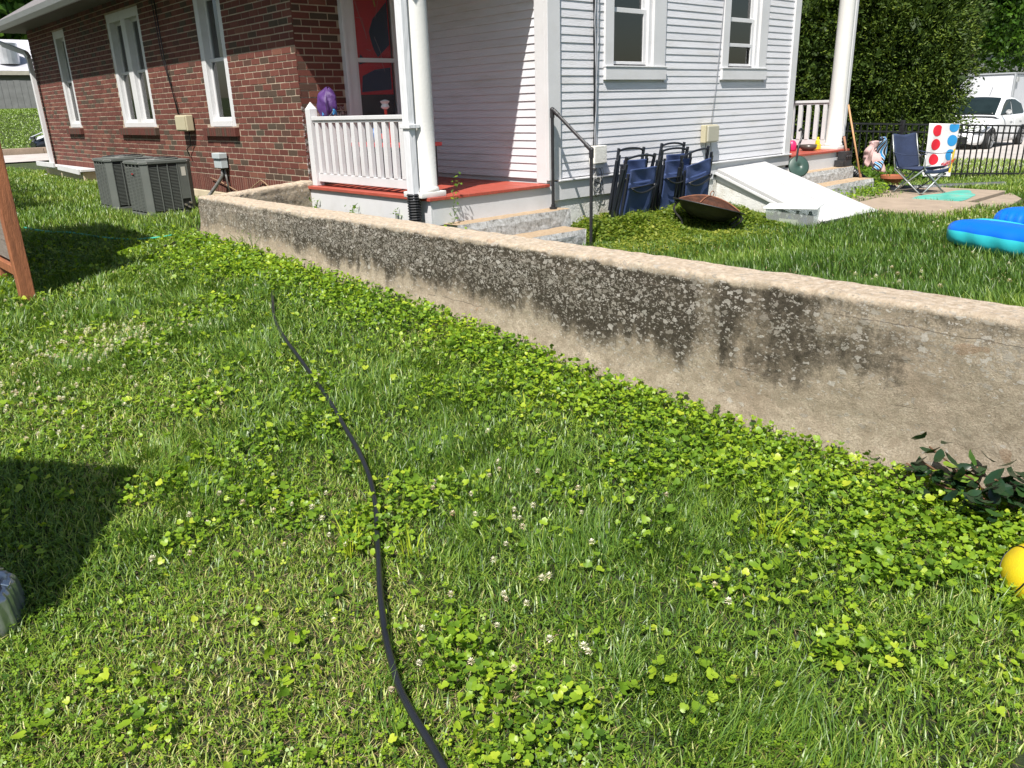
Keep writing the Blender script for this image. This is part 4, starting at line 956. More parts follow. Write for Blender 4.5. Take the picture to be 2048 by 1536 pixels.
mb = MB(); mb.grid(lambda u, v: (12.17+.16*u+.07*math.sin(4*v), 5.30+.06*math.sin(7*u+2), .88-.36*v+.10*math.sin(2.5*u)*(1-v)), 14, 14); mb.build('striped_towel', t, tcl, smooth=True, solid=.012)
pt = thing('flower_pot', (13.25,5.50,.17), 'empty terracotta bowl pot on the ground left of the camping chair', 'flower pot')
MB().lathe((13.25,5.50,.15), [(.085,0),(.10,.0),(.135,.13),(.15,.13),(.165,.15),(.18,.155),(.18,.20),(.165,.20),(.16,.17),(.12,.15),(.0001,.14)], 28).build('bowl', pm('terracotta', (.36,.115,.055), .7, .12, 8, .2, 60), pt, smooth=False)
MB().lathe((13.25,5.50,.15), [(.118,.055),(.128,.06),(.127,.075),(.12,.078)], 28).build('groove_ring', pm('terracotta_dark', (.26,.08,.04), .7), pt)
mb = MB(); mb.lathe((0,0,0), [(.0001,.018),(.075,.016),(.125,.004),(.14,.0)], 30); o = simple('garden_disc', mb, pm('dark_green_plastic', (.035,.07,.055), .4, .1, 4), (0,0,0), 'dark green round disc leaning behind the top of the cellar door', 'disc', smooth=True, solid=.004)
o.location = (10.08,5.42,.70); o.rotation_euler = (R(70), R(12), R(-42))
simple('walking_cane', MB().tube(smooth_path([(10.02,5.44,.53),(10.10,5.46,.92),(10.17,5.47,1.02),(10.21,5.47,1.11),(10.16,5.47,1.17),(10.09,5.46,1.15)], 6), .014, 8), black_p, (10.06,5.45,.55), 'black cane with a hooked handle leaning at the white wall corner', 'cane', smooth=True)
simple('pink_jug', MB().lathe((11.18,6.15,.821), [(.06,0),(.07,.02),(.068,.10),(.045,.14),(.03,.15)], 20).tube([(11.24,6.15,.95),(11.28,6.15,.93),(11.28,6.15,.87),(11.24,6.15,.85)], .014, 8), pm('hot_pink', (.62,.02,.12), .4, .1, 4), (11.18,6.15,.82), 'hot pink plastic jug on the red floor of the right porch', 'jug', smooth=True)
simple('dark_bowl', MB().lathe((11.36,5.98,.821), [(.07,0),(.11,.03),(.12,.085),(.105,.08),(.08,.03),(.0001,.02)], 24), pm('brown_glaze', (.07,.06,.05), .3, .2, 6), (11.36,5.98,.82), 'low dark bowl on the right porch floor between the pink jug and the column', 'bowl', smooth=True)
simple('yellow_toy', MB().box(11.60, 11.68, 5.95, 6.03, .821, .90).lathe((11.64,5.99,.90), [(.035,0),(.03,.05),(.018,.07),(.018,.10)], 12), pm('toy_yellow', (.7,.55,.02), .4), (11.64,5.99,.82), 'small yellow plastic toy beside the right porch column base', 'toy', bevel=.008)
simple('metal_basket', MB().tube([(11.42+.19*math.cos(a), 6.5+.12*math.sin(a), .98+.06*math.sin(a/2)**2) for a in np.linspace(0, 2*math.pi, 26, endpoint=False)], .008, 6, closed=True).lathe((11.42,6.5,.821), [(.10,0),(.15,.1),(.17,.15)], 20), pm('grey_enamel', (.25,.25,.24), .4), (11.42,6.5,.82), 'grey basket with a pale rim behind the railing of the right porch', 'basket', smooth=True)
t_ = thing('toy_robot', (10.75,6.1,.82), 'red and black toy vehicle standing at the corner of the right porch', 'toy')
MB().box(10.66, 10.84, 6.0, 6.14, .95, 1.10).box(10.68, 10.80, 6.0, 6.12, 1.13, 1.2).build('body', pm('toy_red', (.45,.02,.03), .4), t_, bevel=.012); MB().box(10.64, 10.86, 5.98, 6.16, .83, .945).lathe((10.74,6.06,1.2), [(.04,0),(.05,.03),(.03,.06)], 12).build('base', black_p, t_, bevel=.01); MB().box(10.70, 10.80, 5.985, 5.999, 1.0, 1.07).build('white_panel', white, t_)

# things on the west porch
bg_ = thing('drawstring_bag', (4.40,7.60,1.515), 'purple drawstring sack standing on the left porch railing by the brick corner', 'bag')
mb = MB()
def bag(u, v):
    a = 2*math.pi*u; r_ = .095*(math.sin(math.pi*min(1, (v*.86+.12)))**.45)*(1+.09*math.sin(5*a+3*v)+.05*math.sin(11*a+4*v)+.04*math.sin(17*v+3*a))
    if v > .8: r_ *= 1-.55*(v-.8)/.2*(1+.3*math.sin(9*a))
    return (4.41+r_*.95*math.cos(a)+.03*(v-.5), 7.60+r_*1.25*math.sin(a), 1.515+.27*v+.012*math.sin(3*a+v*9))
mb.grid(bag, 36, 18); mb.build('sack', pm('purple_nylon', (.065,.022,.13), .6, .2, 5, .9, 22), bg_, smooth=True)
mb = MB(); mb.grid(lambda u, v: (4.39+.06*math.sin(6*u), 7.47+.13*u, 1.52+.06*v*(1-.4*math.sin(7*u))+.01*math.sin(20*u)), 14, 6); mb.build('blue_lining', pm('sky_blue_nylon', (.06,.28,.6), .5, .2, 9), bg_, smooth=True, solid=.008)
MB().tube(smooth_path([(4.35,7.50,1.7),(4.32,7.47,1.6),(4.33,7.45,1.52),(4.37,7.44,1.56),(4.39,7.5,1.62)]), .003, 5).build('cord', black_p, bg_)
t_ = thing('folding_table', (4.9,7.0,.82), 'low red topped folding table behind the left porch railing', 'table')
MB().box(4.58, 5.05, 6.55, 7.6, 1.205, 1.24).build('table_top', pm('table_red', (.55,.05,.05), .5, .1, 4), t_, bevel=.004)
for x_, y_ in ((4.62,6.6),(4.62,7.55),(5.0,6.6),(5.0,7.55)): MB().cyl((x_,y_,.822), (x_,y_,1.2045), .014, n=8).build('leg', black_m, t_)
simple('water_gun', MB().box(4.68, 4.74, 6.98, 7.05, 1.2405, 1.5).cyl((4.71,7.0,1.50), (4.71,7.0,1.56), .016, n=8).box(4.69, 4.73, 7.0505, 7.12, 1.28, 1.33), pm('toy_orange_red', (.6,.05,.03), .4), (4.71,7,1.24), 'red plastic toy standing upright on the red table behind the railing', 'toy', bevel=.008)
simple('tissue', MB().lathe((4.71,7.0,1.562), [(.02,0),(.045,.02),(.03,.05),(.05,.075),(.012,.09)], 7), white, (4.71,7,1.56), 'crumpled white tissue on top of the red toy behind the railing', 'tissue')
simple('toy_ball', MB().lathe((4.70,7.20,1.2405), [(.0001,0),(.05,.02),(.075,.075),(.05,.13),(.0001,.15)], 20), pm('toy_blue', (.04,.16,.45), .4, .2, 6), (4.70,7.2,1.24), 'blue toy ball on the red table behind the left porch railing', 'ball', smooth=True)
simple('toy_bucket', MB().lathe((4.62,6.45,.821), [(.07,0),(.10,.14),(.105,.15)], 18), pm('bucket_blue', (.06,.22,.5), .4), (4.62,6.45,.82), 'blue toy bucket on the left porch floor below the red table', 'bucket', smooth=True)

# ================================================================ camping chair
cc = thing('camping_chair', (12.08,4.62,.19), 'navy camping armchair with crossed silver legs on the patio slab', 'camping chair')
F_ = Vector((-.27,-.963,0)); S_ = Vector((.963,-.27,0)); O_ = Vector((12.08,4.64,.225))
def cp(f, s, z): return O_+F_*f+S_*s+Vector((0,0,z))
navy = pm('navy_canvas', (.02,.032,.075), .85, .2, 6, .5, 60); silver = pm('silver_tube', (.36,.38,.38), .35, .2, 8, metal=.5)
w_ = .24
mb = MB()
FL, FR, BL2, BR2 = cp(.24,w_,0), cp(.24,-w_,0), cp(-.22,w_,0), cp(-.22,-w_,0)
for a, b in ((FL, cp(.26,-w_-.02,.36)), (FR, cp(.26,w_+.02,.36)), (BL2, cp(-.2,-w_,.36)), (BR2, cp(-.2,w_,.36)), (FL, cp(-.22,w_+.02,.34)), (BL2, cp(.24,w_+.02,.34)), (FR, cp(-.22,-w_-.02,.34)), (BR2, cp(.24,-w_-.02,.34))): mb.cyl(a, b, .0095, n=8)
mb.build('leg_frame', silver, cc, smooth=True)
for s in (w_+.02, -w_-.02): MB().cyl(cp(-.21,s,.3), cp(-.33,s*.95,.80), .009, n=8).build('back_post', silver, cc, smooth=True); MB().cyl(cp(.26,s,.34), cp(.25,s*1.05,.56), .009, n=8).build('arm_post', silver, cc, smooth=True)
for p in (FL, FR, BL2, BR2): MB().cyl(p-Vector((0,0,.022)), p+Vector((0,0,.018)), .02, n=10).build('foot', black_p, cc)
mb = MB(); mb.grid(lambda u, v: cp(-.2+.46*u, -w_+2*w_*v, .345-.05*math.sin(math.pi*v)*math.sin(math.pi*min(1, u*1.1))+.03*(u > .9)), 12, 12); mb.grid(lambda u, v: cp(.26+.01*math.sin(9*v), -w_+2*w_*v, .35-.05*u-.02*math.sin(math.pi*v)), 3, 10); mb.build('seat', navy, cc, smooth=True, solid=.006)
mb = MB(); mb.grid(lambda u, v: cp(-.21-.12*u-.03*math.sin(math.pi*v)*(1-.5*u)+.004*math.sin(13*v+6*u), (-w_+2*w_*v)*(1-.02*u), .33+.47*u+.012*math.cos(6.28*v)), 14, 12); mb.build('backrest', navy, cc, smooth=True, solid=.006)
for s in (w_+.03, -w_-.03): MB().grid(lambda u, v: cp(-.26+.53*u, s+.03*(v-.5), .56-.03*math.sin(math.pi*u)), 12, 2).build('armrest', navy, cc, smooth=True, solid=.008)

# ================================================================ metal fence and towel
fn = thing('metal_fence', (15.4,5.63,.07), 'black metal picket fence between the yard and the car', 'fence')
FD = Vector((.877,-.48,0)); FP = Vector((15.5,5.576,0))
def fz(s): return 1.0-.0475*(s)/1.0*.93       # top line slopes down to the east
def fpt(s, z): p = FP+FD*s; return Vector((p.x, p.y, z))
mb = MB(); s0, s1 = -4.2, 5.5
for dz in (0, -.125, -.83): mb.bar(fpt(s0, fz(s0)+dz+.035), fpt(s1, fz(s1)+dz+.035), .03, .028)
mb.build('rails', black_m, fn)
s = s0
while s < s1:
    MB().bar(fpt(s, fz(s)-.93), fpt(s, fz(s)+.03), .018, .018, side=(FD.y, -FD.x, 0)).build('picket', black_m, fn); s += .128
for s in (-4.2, -2.3, -.95, 1.9, 4.3): MB().box(*(lambda p: (p.x-.032,p.x+.032,p.y-.032,p.y+.032))(fpt(s,0)), -.1, fz(s)+.1).build('post', black_m, fn, bevel=.004)
# dotted towel
s_l, s_r = -.44, .19
t, n, B, N, L = mat0('terry'); cloth_white = pm('white_terry', (.68,.67,.68), .95, .05, 5, .5, 160)
def tw(u, v, off=.0):
    s = s_l+(s_r-s_l)*u; z = fz(s)+.055-.90*v
    k = .035+.02*math.sin(5*v+7*u)*v+.015*math.sin(14*u)*v+off
    p = FP+FD*s+Vector((FD.y,-FD.x,0)).normalized()*k
    sk = -.05*v*(u-.2)
    return (p.x+FD.x*sk, p.y+FD.y*sk, z)
tg = thing('beach_towel', (15.3,5.6,.2), 'white beach towel with red, blue and yellow dots hung over the metal fence', 'towel')
mb = MB(); mb.grid(tw, 30, 40);
mb.build('cloth', cloth_white, tg, smooth=True, solid=.006)
def dot(u0, v0, ru, rv, mat, cut=None):
    mb = MB(); pts = []
    def f(a, b):
        t = 2*math.pi*b; uu = u0+ru*a*math.cos(t); vv = v0+rv*a*math.sin(t)
        if cut is not None: uu = min(uu, cut)
        return tw(min(uu, .985), max(.005, vv), .007)
    mb.grid(f, 4, 28); mb.build('dot', mat, tg, smooth=True)
dred, dblue, dyel = pm('dot_red', (.62,.012,.03), .9, .08, 6), pm('dot_blue', (.02,.25,.56), .9, .08, 6), pm('dot_yellow', (.72,.52,.02), .9, .08, 6)
for v in (.13, .39, .67): dot(.30, v, .16, .105, dred, .42 if v < .2 else None)
for v in (.05, .31, .58): dot(.83, v, .16, .105, dblue)
dot(.97, .58, .06, .12, dyel); dot(.95, .80, .07, .12, dyel)
cu = bpy.data.curves.new('txt', 'FONT'); cu.body = 'Twister'; cu.size = .13; cu.shear = .4; cu.extrude = .002
o = linked(bpy.data.objects.new('tmp', cu)); bpy.context.view_layer.update()
me_ = bpy.data.meshes.new_from_object(o.evaluated_get(bpy.context.evaluated_depsgraph_get())); bpy.data.objects.remove(o)
for v in me_.vertices:
    x, y, z = v.co; p = tw(.50+x/.75, .86-y/.9-x*.35, .010+z); v.co = (p[0]-15.3, p[1]-5.6, p[2]-.2)
me_.materials.clear(); me_.materials.append(dred); q = linked(bpy.data.objects.new('lettering', me_)); q.parent = tg

# ================================================================ inflatable lounger
fl = thing('inflatable_float', (7.2,2.1,.34), 'blue and turquoise inflatable pool float lying on the upper lawn', 'pool float')
blue_v = pm('blue_vinyl', (.0,.12,.58), .38, .06, 3, .15, 12); aqua_v = pm('aqua_vinyl', (.03,.46,.52), .38, .08, 3, .2, 14)
fa = Vector((-.30,-.954,0)); fb = Vector((.954,-.30,0)); fo = Vector((7.16,2.42,.33))
def fpnt(a, b, z): return fo+fa*a+fb*b+Vector((0,0,z-.035*a))
def pillow(a0, a1, b0, b1, z0, h, mat, name, p=2.4, wr=.016, seed=0, skew=0):
    mb = MB()
    def f(u, v):
        t = 2*math.pi*v; s = -1+2*u; e = max(0, 1-abs(s)**p)**(1/p)
        cx = math.copysign(abs(math.cos(t))**.8, math.cos(t)); cz = math.copysign(abs(math.sin(t))**.8, math.sin(t))
        wv_ = wr*.5*math.sin(60*u+seed+2*math.sin(t))*abs(cx)**2*e
        return tuple(fpnt((a0+a1)/2+(a1-a0)/2*s, (b0+b1)/2+skew*s+(b1-b0)/2*cx*e+wv_, z0+h/2+h/2*cz*e))
    mb.grid(f, 48, 28)
    return mb
def fpart(name, mb, split=None):
    o = mb.build(name, [blue_v, aqua_v], fl, smooth=True); return o
def recol(o, fn_):
    me_ = o.data; me_.update()
    for p in me_.polygons: p.material_index = fn_(p.center, p.normal)
def loc_ab(c): 
    w_ = c+Vector(fl.location)-fo; return w_.dot(fa), w_.dot(fb), w_.z+.035*w_.dot(fa)
q = fpart('side_tube', pillow(-.06, 2.1, -.12, .26, .01, .25, None, '', p=5, seed=1)); recol(q, lambda c, n_: 0 if loc_ab(c)[2] > .165 or loc_ab(c)[1] > .12 else 1)
q = fpart('seat_tube', pillow(.22, 2.2, .22, .64, 0, .18, None, '', p=5, seed=3)); recol(q, lambda c, n_: 1 if abs(loc_ab(c)[1]-.47-.05*math.sin(4*loc_ab(c)[0])) < .085 else 0)
q = fpart('side_tube', pillow(.15, 2.2, .60, .98, 0, .24, None, '', p=5, seed=5)); recol(q, lambda c, n_: 1 if loc_ab(c)[1] < .84 else 0)
q = fpart('head_cushion', pillow(-.18, .30, .18, .66, .0, .20, None, '', p=4, seed=2)); recol(q, lambda c, n_: 1)
q = fpart('head_cushion', pillow(-.16, .62, .62, 1.04, .03, .25, None, '', p=4, seed=2)); recol(q, lambda c, n_: 0)

# ================================================================ lower lawn things
ball = thing('basketball', (2.53,.47,.09), 'yellow basketball with black seams in the ground cover at the right edge', 'ball')
br = .100; bc = Vector((2.53,.47,.172))
t, n, B, N, L = mat0('yellow_rubber'); tc = N.new('ShaderNodeTexCoord')
vo = N.new('ShaderNodeTexVoronoi'); vo.inputs['Scale'].default_value = 320; L.new(tc.outputs['Object'], vo.inputs[0])
L.new(mix(ramp(noise(14, 7, .7), (.45, (0,0,0)), (.75, (.7,.7,.7))), (.62,.47,.010), (.42,.28,.02)), B.inputs['Base Color']); bq = bump(vo.outputs[0], .35, .002); L.new(bq.outputs[0], B.inputs['Normal']); B.inputs['Roughness'].default_value = .45
mb = MB(); mb.grid(lambda u, v: tuple(bc+Vector((math.cos(2*math.pi*u)*math.sin(math.pi*v), math.sin(2*math.pi*u)*math.sin(math.pi*v), math.cos(math.pi*v)))*br), 64, 32); mb.build('rubber_shell', t, ball, smooth=True)
RM = Matrix.Rotation(R(20), 3, 'X') @ Matrix.Rotation(R(-38), 3, 'Y') @ Matrix.Rotation(R(30), 3, 'Z')
mb = MB()
def seam(fn_): mb.tube([bc+RM @ (Vector(fn_(a)).normalized()*br*.9995) for a in np.linspace(0, 2*math.pi, 72, endpoint=False)], .0027, 6, closed=True)
seam(lambda a: (math.cos(a), math.sin(a), 0)); seam(lambda a: (math.cos(a), 0, math.sin(a)))
for s in (1, -1): seam(lambda a: (math.cos(a), s*(.62+.28*math.cos(2*a)), math.sin(a)))
mb.build('seams', black_p, ball, smooth=True)
# ribbed metal base at the left edge
rb = thing('ribbed_base', (.09,2.79,.05), 'shiny grey ribbed base with a dark dome at the left edge of the lawn', 'base')
mb = MB(); N0 = 16
def rib(u, v):
    a = 2*math.pi*u; oct_ = 1+.035*math.cos(8*a); fl_ = 1+.02*math.cos(32*a)*(1 if v < .7 else 0)
    pr_ = [(.175,.0),(.178,.02),(.172,.085),(.168,.105),(.158,.120),(.150,.122),(.138,.112),(.130,.112)]
    k = v*(len(pr_)-1); i = min(int(k), len(pr_)-2); f_ = k-i; r_ = (pr_[i][0]*(1-f_)+pr_[i+1][0]*f_)*oct_*fl_; z = pr_[i][1]*(1-f_)+pr_[i+1][1]*f_
    return (.10+r_*math.cos(a), 2.775+r_*math.sin(a), .055+z)
mb.grid(rib, 160, 28); mb.build('skirt', pm('galvanised_steel', (.38,.40,.43), .28, .15, 6, .15, 30, metal=.75), rb, smooth=True)
MB().lathe((.10,2.775,.055), [(.132,.10),(.128,.125),(.10,.15),(.05,.165),(.0001,.168)], 40).build('dome', pm('dark_grey_gloss', (.05,.055,.055), .35, .2, 5), rb, smooth=True)
bs_ = pm('bright_steel', (.5,.52,.55), .22, metal=.9)
for k in range(8):
    a = math.pi*(k+.5)/4; c_, s_ = math.cos(a), math.sin(a); MB().bar((.10+.14*c_,2.775+.14*s_,.181), (.10+.163*c_,2.775+.163*s_,.170), .03, .014).build('clip', bs_, rb, bevel=.004)
rb.scale = (1.03, 1.03, 1.05); rb.location = (.09, 2.76, .045)
# wooden playhouse at the left edge
cedar = pm('red_cedar', (.29,.105,.045), .65, .3, 5, .5, 30, dirt=(.16,.055,.025), dscale=3, damt=.8, stretch=(9,9,.8))
oldw = pm('weathered_boards', (.21,.175,.15), .85, .25, 6, .5, 40, dirt=(.10,.085,.075), dscale=3, damt=.7, stretch=(8,1.2,10))
ph = thing('wooden_playhouse', (1.19,6.47,.35), 'weathered wooden playhouse with cedar posts standing at the left edge of the lawn', 'playhouse')
def cpost(x, y, z1, w_=.046): MB().box(x-w_, x+w_, y-w_, y+w_, float(H(x, y))-.1, z1).build('post', cedar, ph, bevel=.005)
cpost(1.165,6.43,2.42); cpost(1.20,7.24,1.25,.04); cpost(1.20,8.62,2.42); cpost(-.6,6.5,2.42); cpost(-.5,8.6,2.42)
mb = MB()
for k in range(10): mb.box(1.165, 1.185, 6.48, 8.57, .60+.135*k, .60+.135*k+.131)
mb.build('board_panel', oldw, ph)
MB().box(1.15, 1.195, 6.477, 8.57, .50, .565).build('rail', cedar, ph, bevel=.004)
mb = MB(); mb.prism([(.55,6.35,2.43),(1.30,7.12,2.43),(1.42,7.30,2.43),(1.40,8.64,2.43),(.3,9.0,2.43),(-.9,7.6,2.43)], (0,0,.03)); mb.build('roof', oldw, ph)  # unseen roof plate added, outlined to cast the shadow on the lawn
# unseen canopy added outside the frame to cast the lower left lawn shadow
cn = thing('unseen_shadow_canopy', (-1.3,2.6,0), 'unseen grey cloth canopy on poles, added beyond the left edge to shadow the lawn', 'canopy')
mb = MB(); mb.prism([(-.57,2.50,2.6),(-.96,3.02,2.6),(-2.2,3.3,2.62),(-2.9,2.1,2.62),(-1.13,1.80,2.6)], (0,0,.012)); mb.build('cloth', pm('grey_canvas', (.2,.2,.19), .9), cn)
for x_, y_ in ((-1.3,3.25),(-1.5,2.1),(-2.7,2.3),(-2.2,3.4)): MB().cyl((x_,y_,-.1), (x_,y_,2.6), .02, n=8).build('pole', black_m, cn)
# hoses
HP = [(2.458,5.257),(2.285,4.897),(2.12,4.548),(1.982,4.14),(1.902,3.848),(1.799,3.471),(1.726,3.213),(1.649,2.979),(1.588,2.78),(1.528,2.609),(1.462,2.467),(1.373,2.305),(1.285,2.167),(1.207,2.041),(1.136,1.929),(1.061,1.802),(.996,1.68),(.926,1.525),(.888,1.413),(.855,1.274),(.823,1.138),(.80,.95),(.79,.6)]
HP = [(2.50,5.36)]+HP
hpts = [(x, y, float(H(x, y))+.052+.006*math.sin(i*1.7)+(.004 if i > 1 else -.04)) for i, (x, y) in enumerate(HP)]
hs = MB().tube(smooth_path(hpts, 5), .0105, 12).build('garden_hose', pm('black_rubber', (.012,.013,.016), .3, .2, 6, .1, 60, spec=.6), loc=(1.5,2.5,.1), smooth=True); tag(hs, 'long black garden hose snaking through the lawn in the foreground', 'hose')
GP = [(1.85,9.57),(1.943,9.077),(2.112,8.756),(2.232,8.3),(2.40,7.95),(2.62,7.874),(2.75,7.9)]
tag(MB().tube(smooth_path([(x, y, float(H(x, y))+.035) for x, y in GP], 6), .009, 8).build('garden_hose', pm('mint_hose', (.05,.42,.30), .4), loc=(2.2,8.5,.4), smooth=True), 'thin mint green hose half hidden in the grass below the air conditioners', 'hose')
tag(MB().tube(smooth_path([(x, y, float(H(x, y))+.035) for x, y in ((2.483,7.372),(2.661,7.483),(2.839,7.458),(2.95,7.5))], 6), .010, 8).build('garden_hose', black_p, loc=(2.7,7.45,.4), smooth=True), 'short stretch of black hose in the grass at the far end of the wall', 'hose')
MBd = MB(); MBd.box(0,.02,0,.02,0,.02)

# ================================================================ vehicles
carw = pm('white_car_paint', (.74,.75,.76), .22, .02, 3, spec=.6); tyre = pm('tyre_rubber', (.02,.02,.02), .8, .3, 20); alloy = pm('alloy_wheel', (.42,.43,.44), .3, .1, 8, metal=.7)
carglass = pm('car_glass', (.012,.02,.02), .12, .2, 3, spec=.22); lampm = pm('headlight_glass', (.45,.47,.48), .12, .25, 30)
def make_car(name, x0, x1, yc, hw, z0, hts, paint, label, flip=1, wheelx=(.17,.80)):
    """car along X, nose at x0; hts: bonnet, belt, roof heights"""
    t_ = thing(name, ((x0+x1)/2, yc, z0), label, 'car')
    Ln = x1-x0; hb, hbelt, hr_ = hts
    def X(f): return x0+Ln*f
    st = [(0,.55,.22,.42,.5),(.02,.74,.17,.55,.6),(.07,.88,.16,.66,.72),(.16,.96,.17,.80,.84),(.27,.99,.18,.92,.95),(.34,1,.18,1.0,1.02),(.5,1,.18,1.03,1.04),(.7,1,.18,1.06,1.07),(.86,.97,.19,1.08,1.09),(.95,.88,.24,1.02,1.03),(.99,.74,.33,.92,.93),(1,.6,.42,.7,.72)]
    mb = MB(); vs = []
    for f, w_, zb, ze, zc in st:
        w = hw*w_; e = hbelt*ze; c = hbelt*zc
        row = [(w*.86,zb),(w*.97,zb+.04),(w*1.0,zb+.5*(e-zb)),(w*.985,e-.09),(w*.93,e-.015),(w*.75,e+.35*(c-e)),(w*.4,c),(0,c+.004)]
        full = row+[(-y, z) for y, z in reversed(row[:-1])]
        vs.append([(X(f), yc+y, z0+z) for y, z in full])
    k = len(vs[0]); V = [p for r_ in vs for p in r_]
    F = [(i*k+j, i*k+j+1, (i+1)*k+j+1, (i+1)*k+j) for i in range(len(vs)-1) for j in range(k-1)]+[tuple(range(k)), tuple((len(vs)-1)*k+j for j in reversed(range(k)))]
    mb.add(V, F); body = mb.build('body', paint, t_, smooth=True, sub=2)
    # greenhouse
    gs = [(.27,.90,.0,.02),(.34,.87,.30,.32),(.43,.80,.86,.88),(.52,.76,.985,1.0),(.66,.76,.97,.99),(.78,.78,.88,.90),(.86,.82,.55,.57),(.93,.86,.02,.04)]
    mb = MB(); vs = []
    for f, w_, a, b in gs:
        zt = hbelt+(hr_-hbelt)*a; base = hbelt-.05; w = hw*w_
        row = [(hw*.93,base),(hw*.93*(1-.0)+(w-hw*.93)*.5,base+(zt-base)*.5),(w*.97,zt-.03*(a > .3)),(w*.8,zt+.008),(0,zt+.02)]
        full = row+[(-y, z) for y, z in reversed(row[:-1])]; vs.append([(X(f), yc+y, z0+z) for y, z in full])
    k = len(vs[0]); V = [p for r_ in vs for p in r_]; F = [(i*k+j, i*k+j+1, (i+1)*k+j+1, (i+1)*k+j) for i in range(len(vs)-1) for j in range(k-1)]
    mb.add(V, F); mb.build('cabin', paint, t_, smooth=True, sub=2)
    # glazing, slightly proud of the cabin
    def zt(f):
        return z0+hbelt+(hr_-hbelt)*np.interp(f, [g_[0] for g_ in gs], [g_[2] for g_ in gs])
    def wd(f, z): 
        fr_ = (z-z0-hbelt+.05)/(max(.05, np.interp(f, [g_[0] for g_ in gs], [g_[2] for g_ in gs])*(hr_-hbelt))+.05); return hw*(.93+(np.interp(f, [g_[0] for g_ in gs], [g_[1] for g_ in gs])*.97-.93)*min(1, fr_))
    for side in (-1, 1):
        for poly in (((.345,.03),(.43,.55),(.50,.80),(.575,.83),(.575,.03)), ((.59,.03),(.59,.83),(.68,.80),(.80,.55),(.835,.12),(.80,.03))):
            q = MB(); P = []
            for f, a in poly:
                z = z0+hbelt+.01+(hr_-hbelt)*a; P.append((X(f), yc+side*(wd(f, z)+.012), z))
            q.prism(P, (0, -side*.012, 0)); q.build('side_window', carglass, t_)
    q = MB(); q.grid(lambda u, v: (X(.285+.165*v)-.035, yc+(2*u-1)*hw*(.84-.14*v), z0+hbelt+.045+(hr_-hbelt)*(.82*v)+.035*math.sin(math.pi*u)), 10, 6); q.build('windscreen', carglass, t_, smooth=True, solid=.01)
    for side in (-1, 1):
        q = MB(); q.lathe((0,0,0), [(.0001,.05),(.05,.045),(.085,.02),(.09,-.02),(.0001,-.04)], 16, sx=.7, sy=.75)
        q.v = [(X(.37)+v[2]*.0-v[0]*.6, yc+side*(hw+.09)+v[0], z0+hbelt+.10+v[1]) for v in q.v]; mo = q.build('mirror', paint, t_, smooth=True)
        q = MB(); q.bar((X(.37), yc+side*(hw*.93), z0+hbelt+.03), (X(.37), yc+side*(hw+.06), z0+hbelt+.06), .05, .03); q.build('mirror_arm', black_p, t_)
        q = MB(); q.prism([(X(.012), yc+side*hw*.66, z0+hb*.60), (X(.05), yc+side*hw*.90, z0+hb*.68), (X(.15), yc+side*hw*.975, z0+hb*.93), (X(.10), yc+side*hw*.86, z0+hb*.84), (X(.03), yc+side*hw*.62, z0+hb*.74)], (-.03, side*.03, .015)); q.build('headlight', lampm, t_, bevel=.01)
    q = MB(); q.prism([(X(0)-.012, yc-hw*.5, z0+.20), (X(0)-.012, yc+hw*.5, z0+.20), (X(0)-.012, yc+hw*.56, z0+.36), (X(0)-.012, yc-hw*.56, z0+.36)], (.04,0,0)); q.prism([(X(0)-.0, yc-hw*.34, z0+.50), (X(0)-.0, yc+hw*.34, z0+.50), (X(0)+.02, yc+hw*.38, z0+.57), (X(0)+.02, yc-hw*.38, z0+.57)], (.04,0,0)); q.build('grille', black_p, t_)
    for f in wheelx:
        for side in (-1, 1):
            r_ = .27; yy = yc+side*(hw-.06)
            wh = MB().cyl((X(f), yy-side*.08, z0+r_), (X(f), yy+side*.072, z0+r_), r_, n=28).build('wheel', tyre, t_, bevel=.02)
            q = MB().cyl((X(f), yy+side*.06, z0+r_), (X(f), yy+side*.074, z0+r_), r_*.66, n=24)
            q.build('rim', pm('rim_dark', (.06,.06,.06), .4), wh)
            q = MB()
            for k_ in range(6):
                a = k_*math.pi/3+.2; q.bar((X(f), yy+side*.078, z0+r_), (X(f)+r_*.62*math.cos(a), yy+side*.078, z0+r_+r_*.62*math.sin(a)), .045, .012, side=(0,1,0))
            q.tube([(X(f)+r_*.64*math.cos(a), yy+side*.078, z0+r_+r_*.64*math.sin(a)) for a in np.linspace(0, 2*math.pi, 24, endpoint=False)], .012, 6, closed=True); q.build('spokes', alloy, wh)
            q = MB(); q.tube([(X(f)+(r_+.035)*math.cos(a), yc+side*(hw+.002), z0+r_+(r_+.035)*math.sin(a)) for a in np.linspace(-.15, math.pi+.15, 18)], .022, 6); q.build('wheel_arch', black_p, wh)
    return t_, X
wc, X = make_car('parked_car', 23.55, 27.45, 8.38, .76, .085, (.80,.86,1.36), carw, 'white compact car parked beyond the metal fence on the right')
q = MB(); q.tube([(X(.62), 8.38, .085+1.38), (X(.66), 8.38, .085+1.60)], .006, 5); q.build('antenna', black_p, wc)
for f in (.585,):
    q = MB(); q.box(X(f), X(f)+.008, 7.60, 7.612, .35, .92); q.box(X(.50), X(.55), 7.585, 7.60, .86, .885); q.box(X(.70), X(.75), 7.585, 7.60, .88, .905); q.build('door_handle', carw, wc, bevel=.004)
dc, X2 = make_car('parked_car', 7.15, 10.9, 31.0+1.6, .74, .46, (.76,.80,1.2), pm('black_car_paint', (.012,.014,.02), .2, .2, 3, spec=.7), 'black car parked on the far street, half hidden by the downspout')
trk = thing('box_trailer', (33,12,.1), 'large plain white box trailer parked behind the white car', 'trailer')
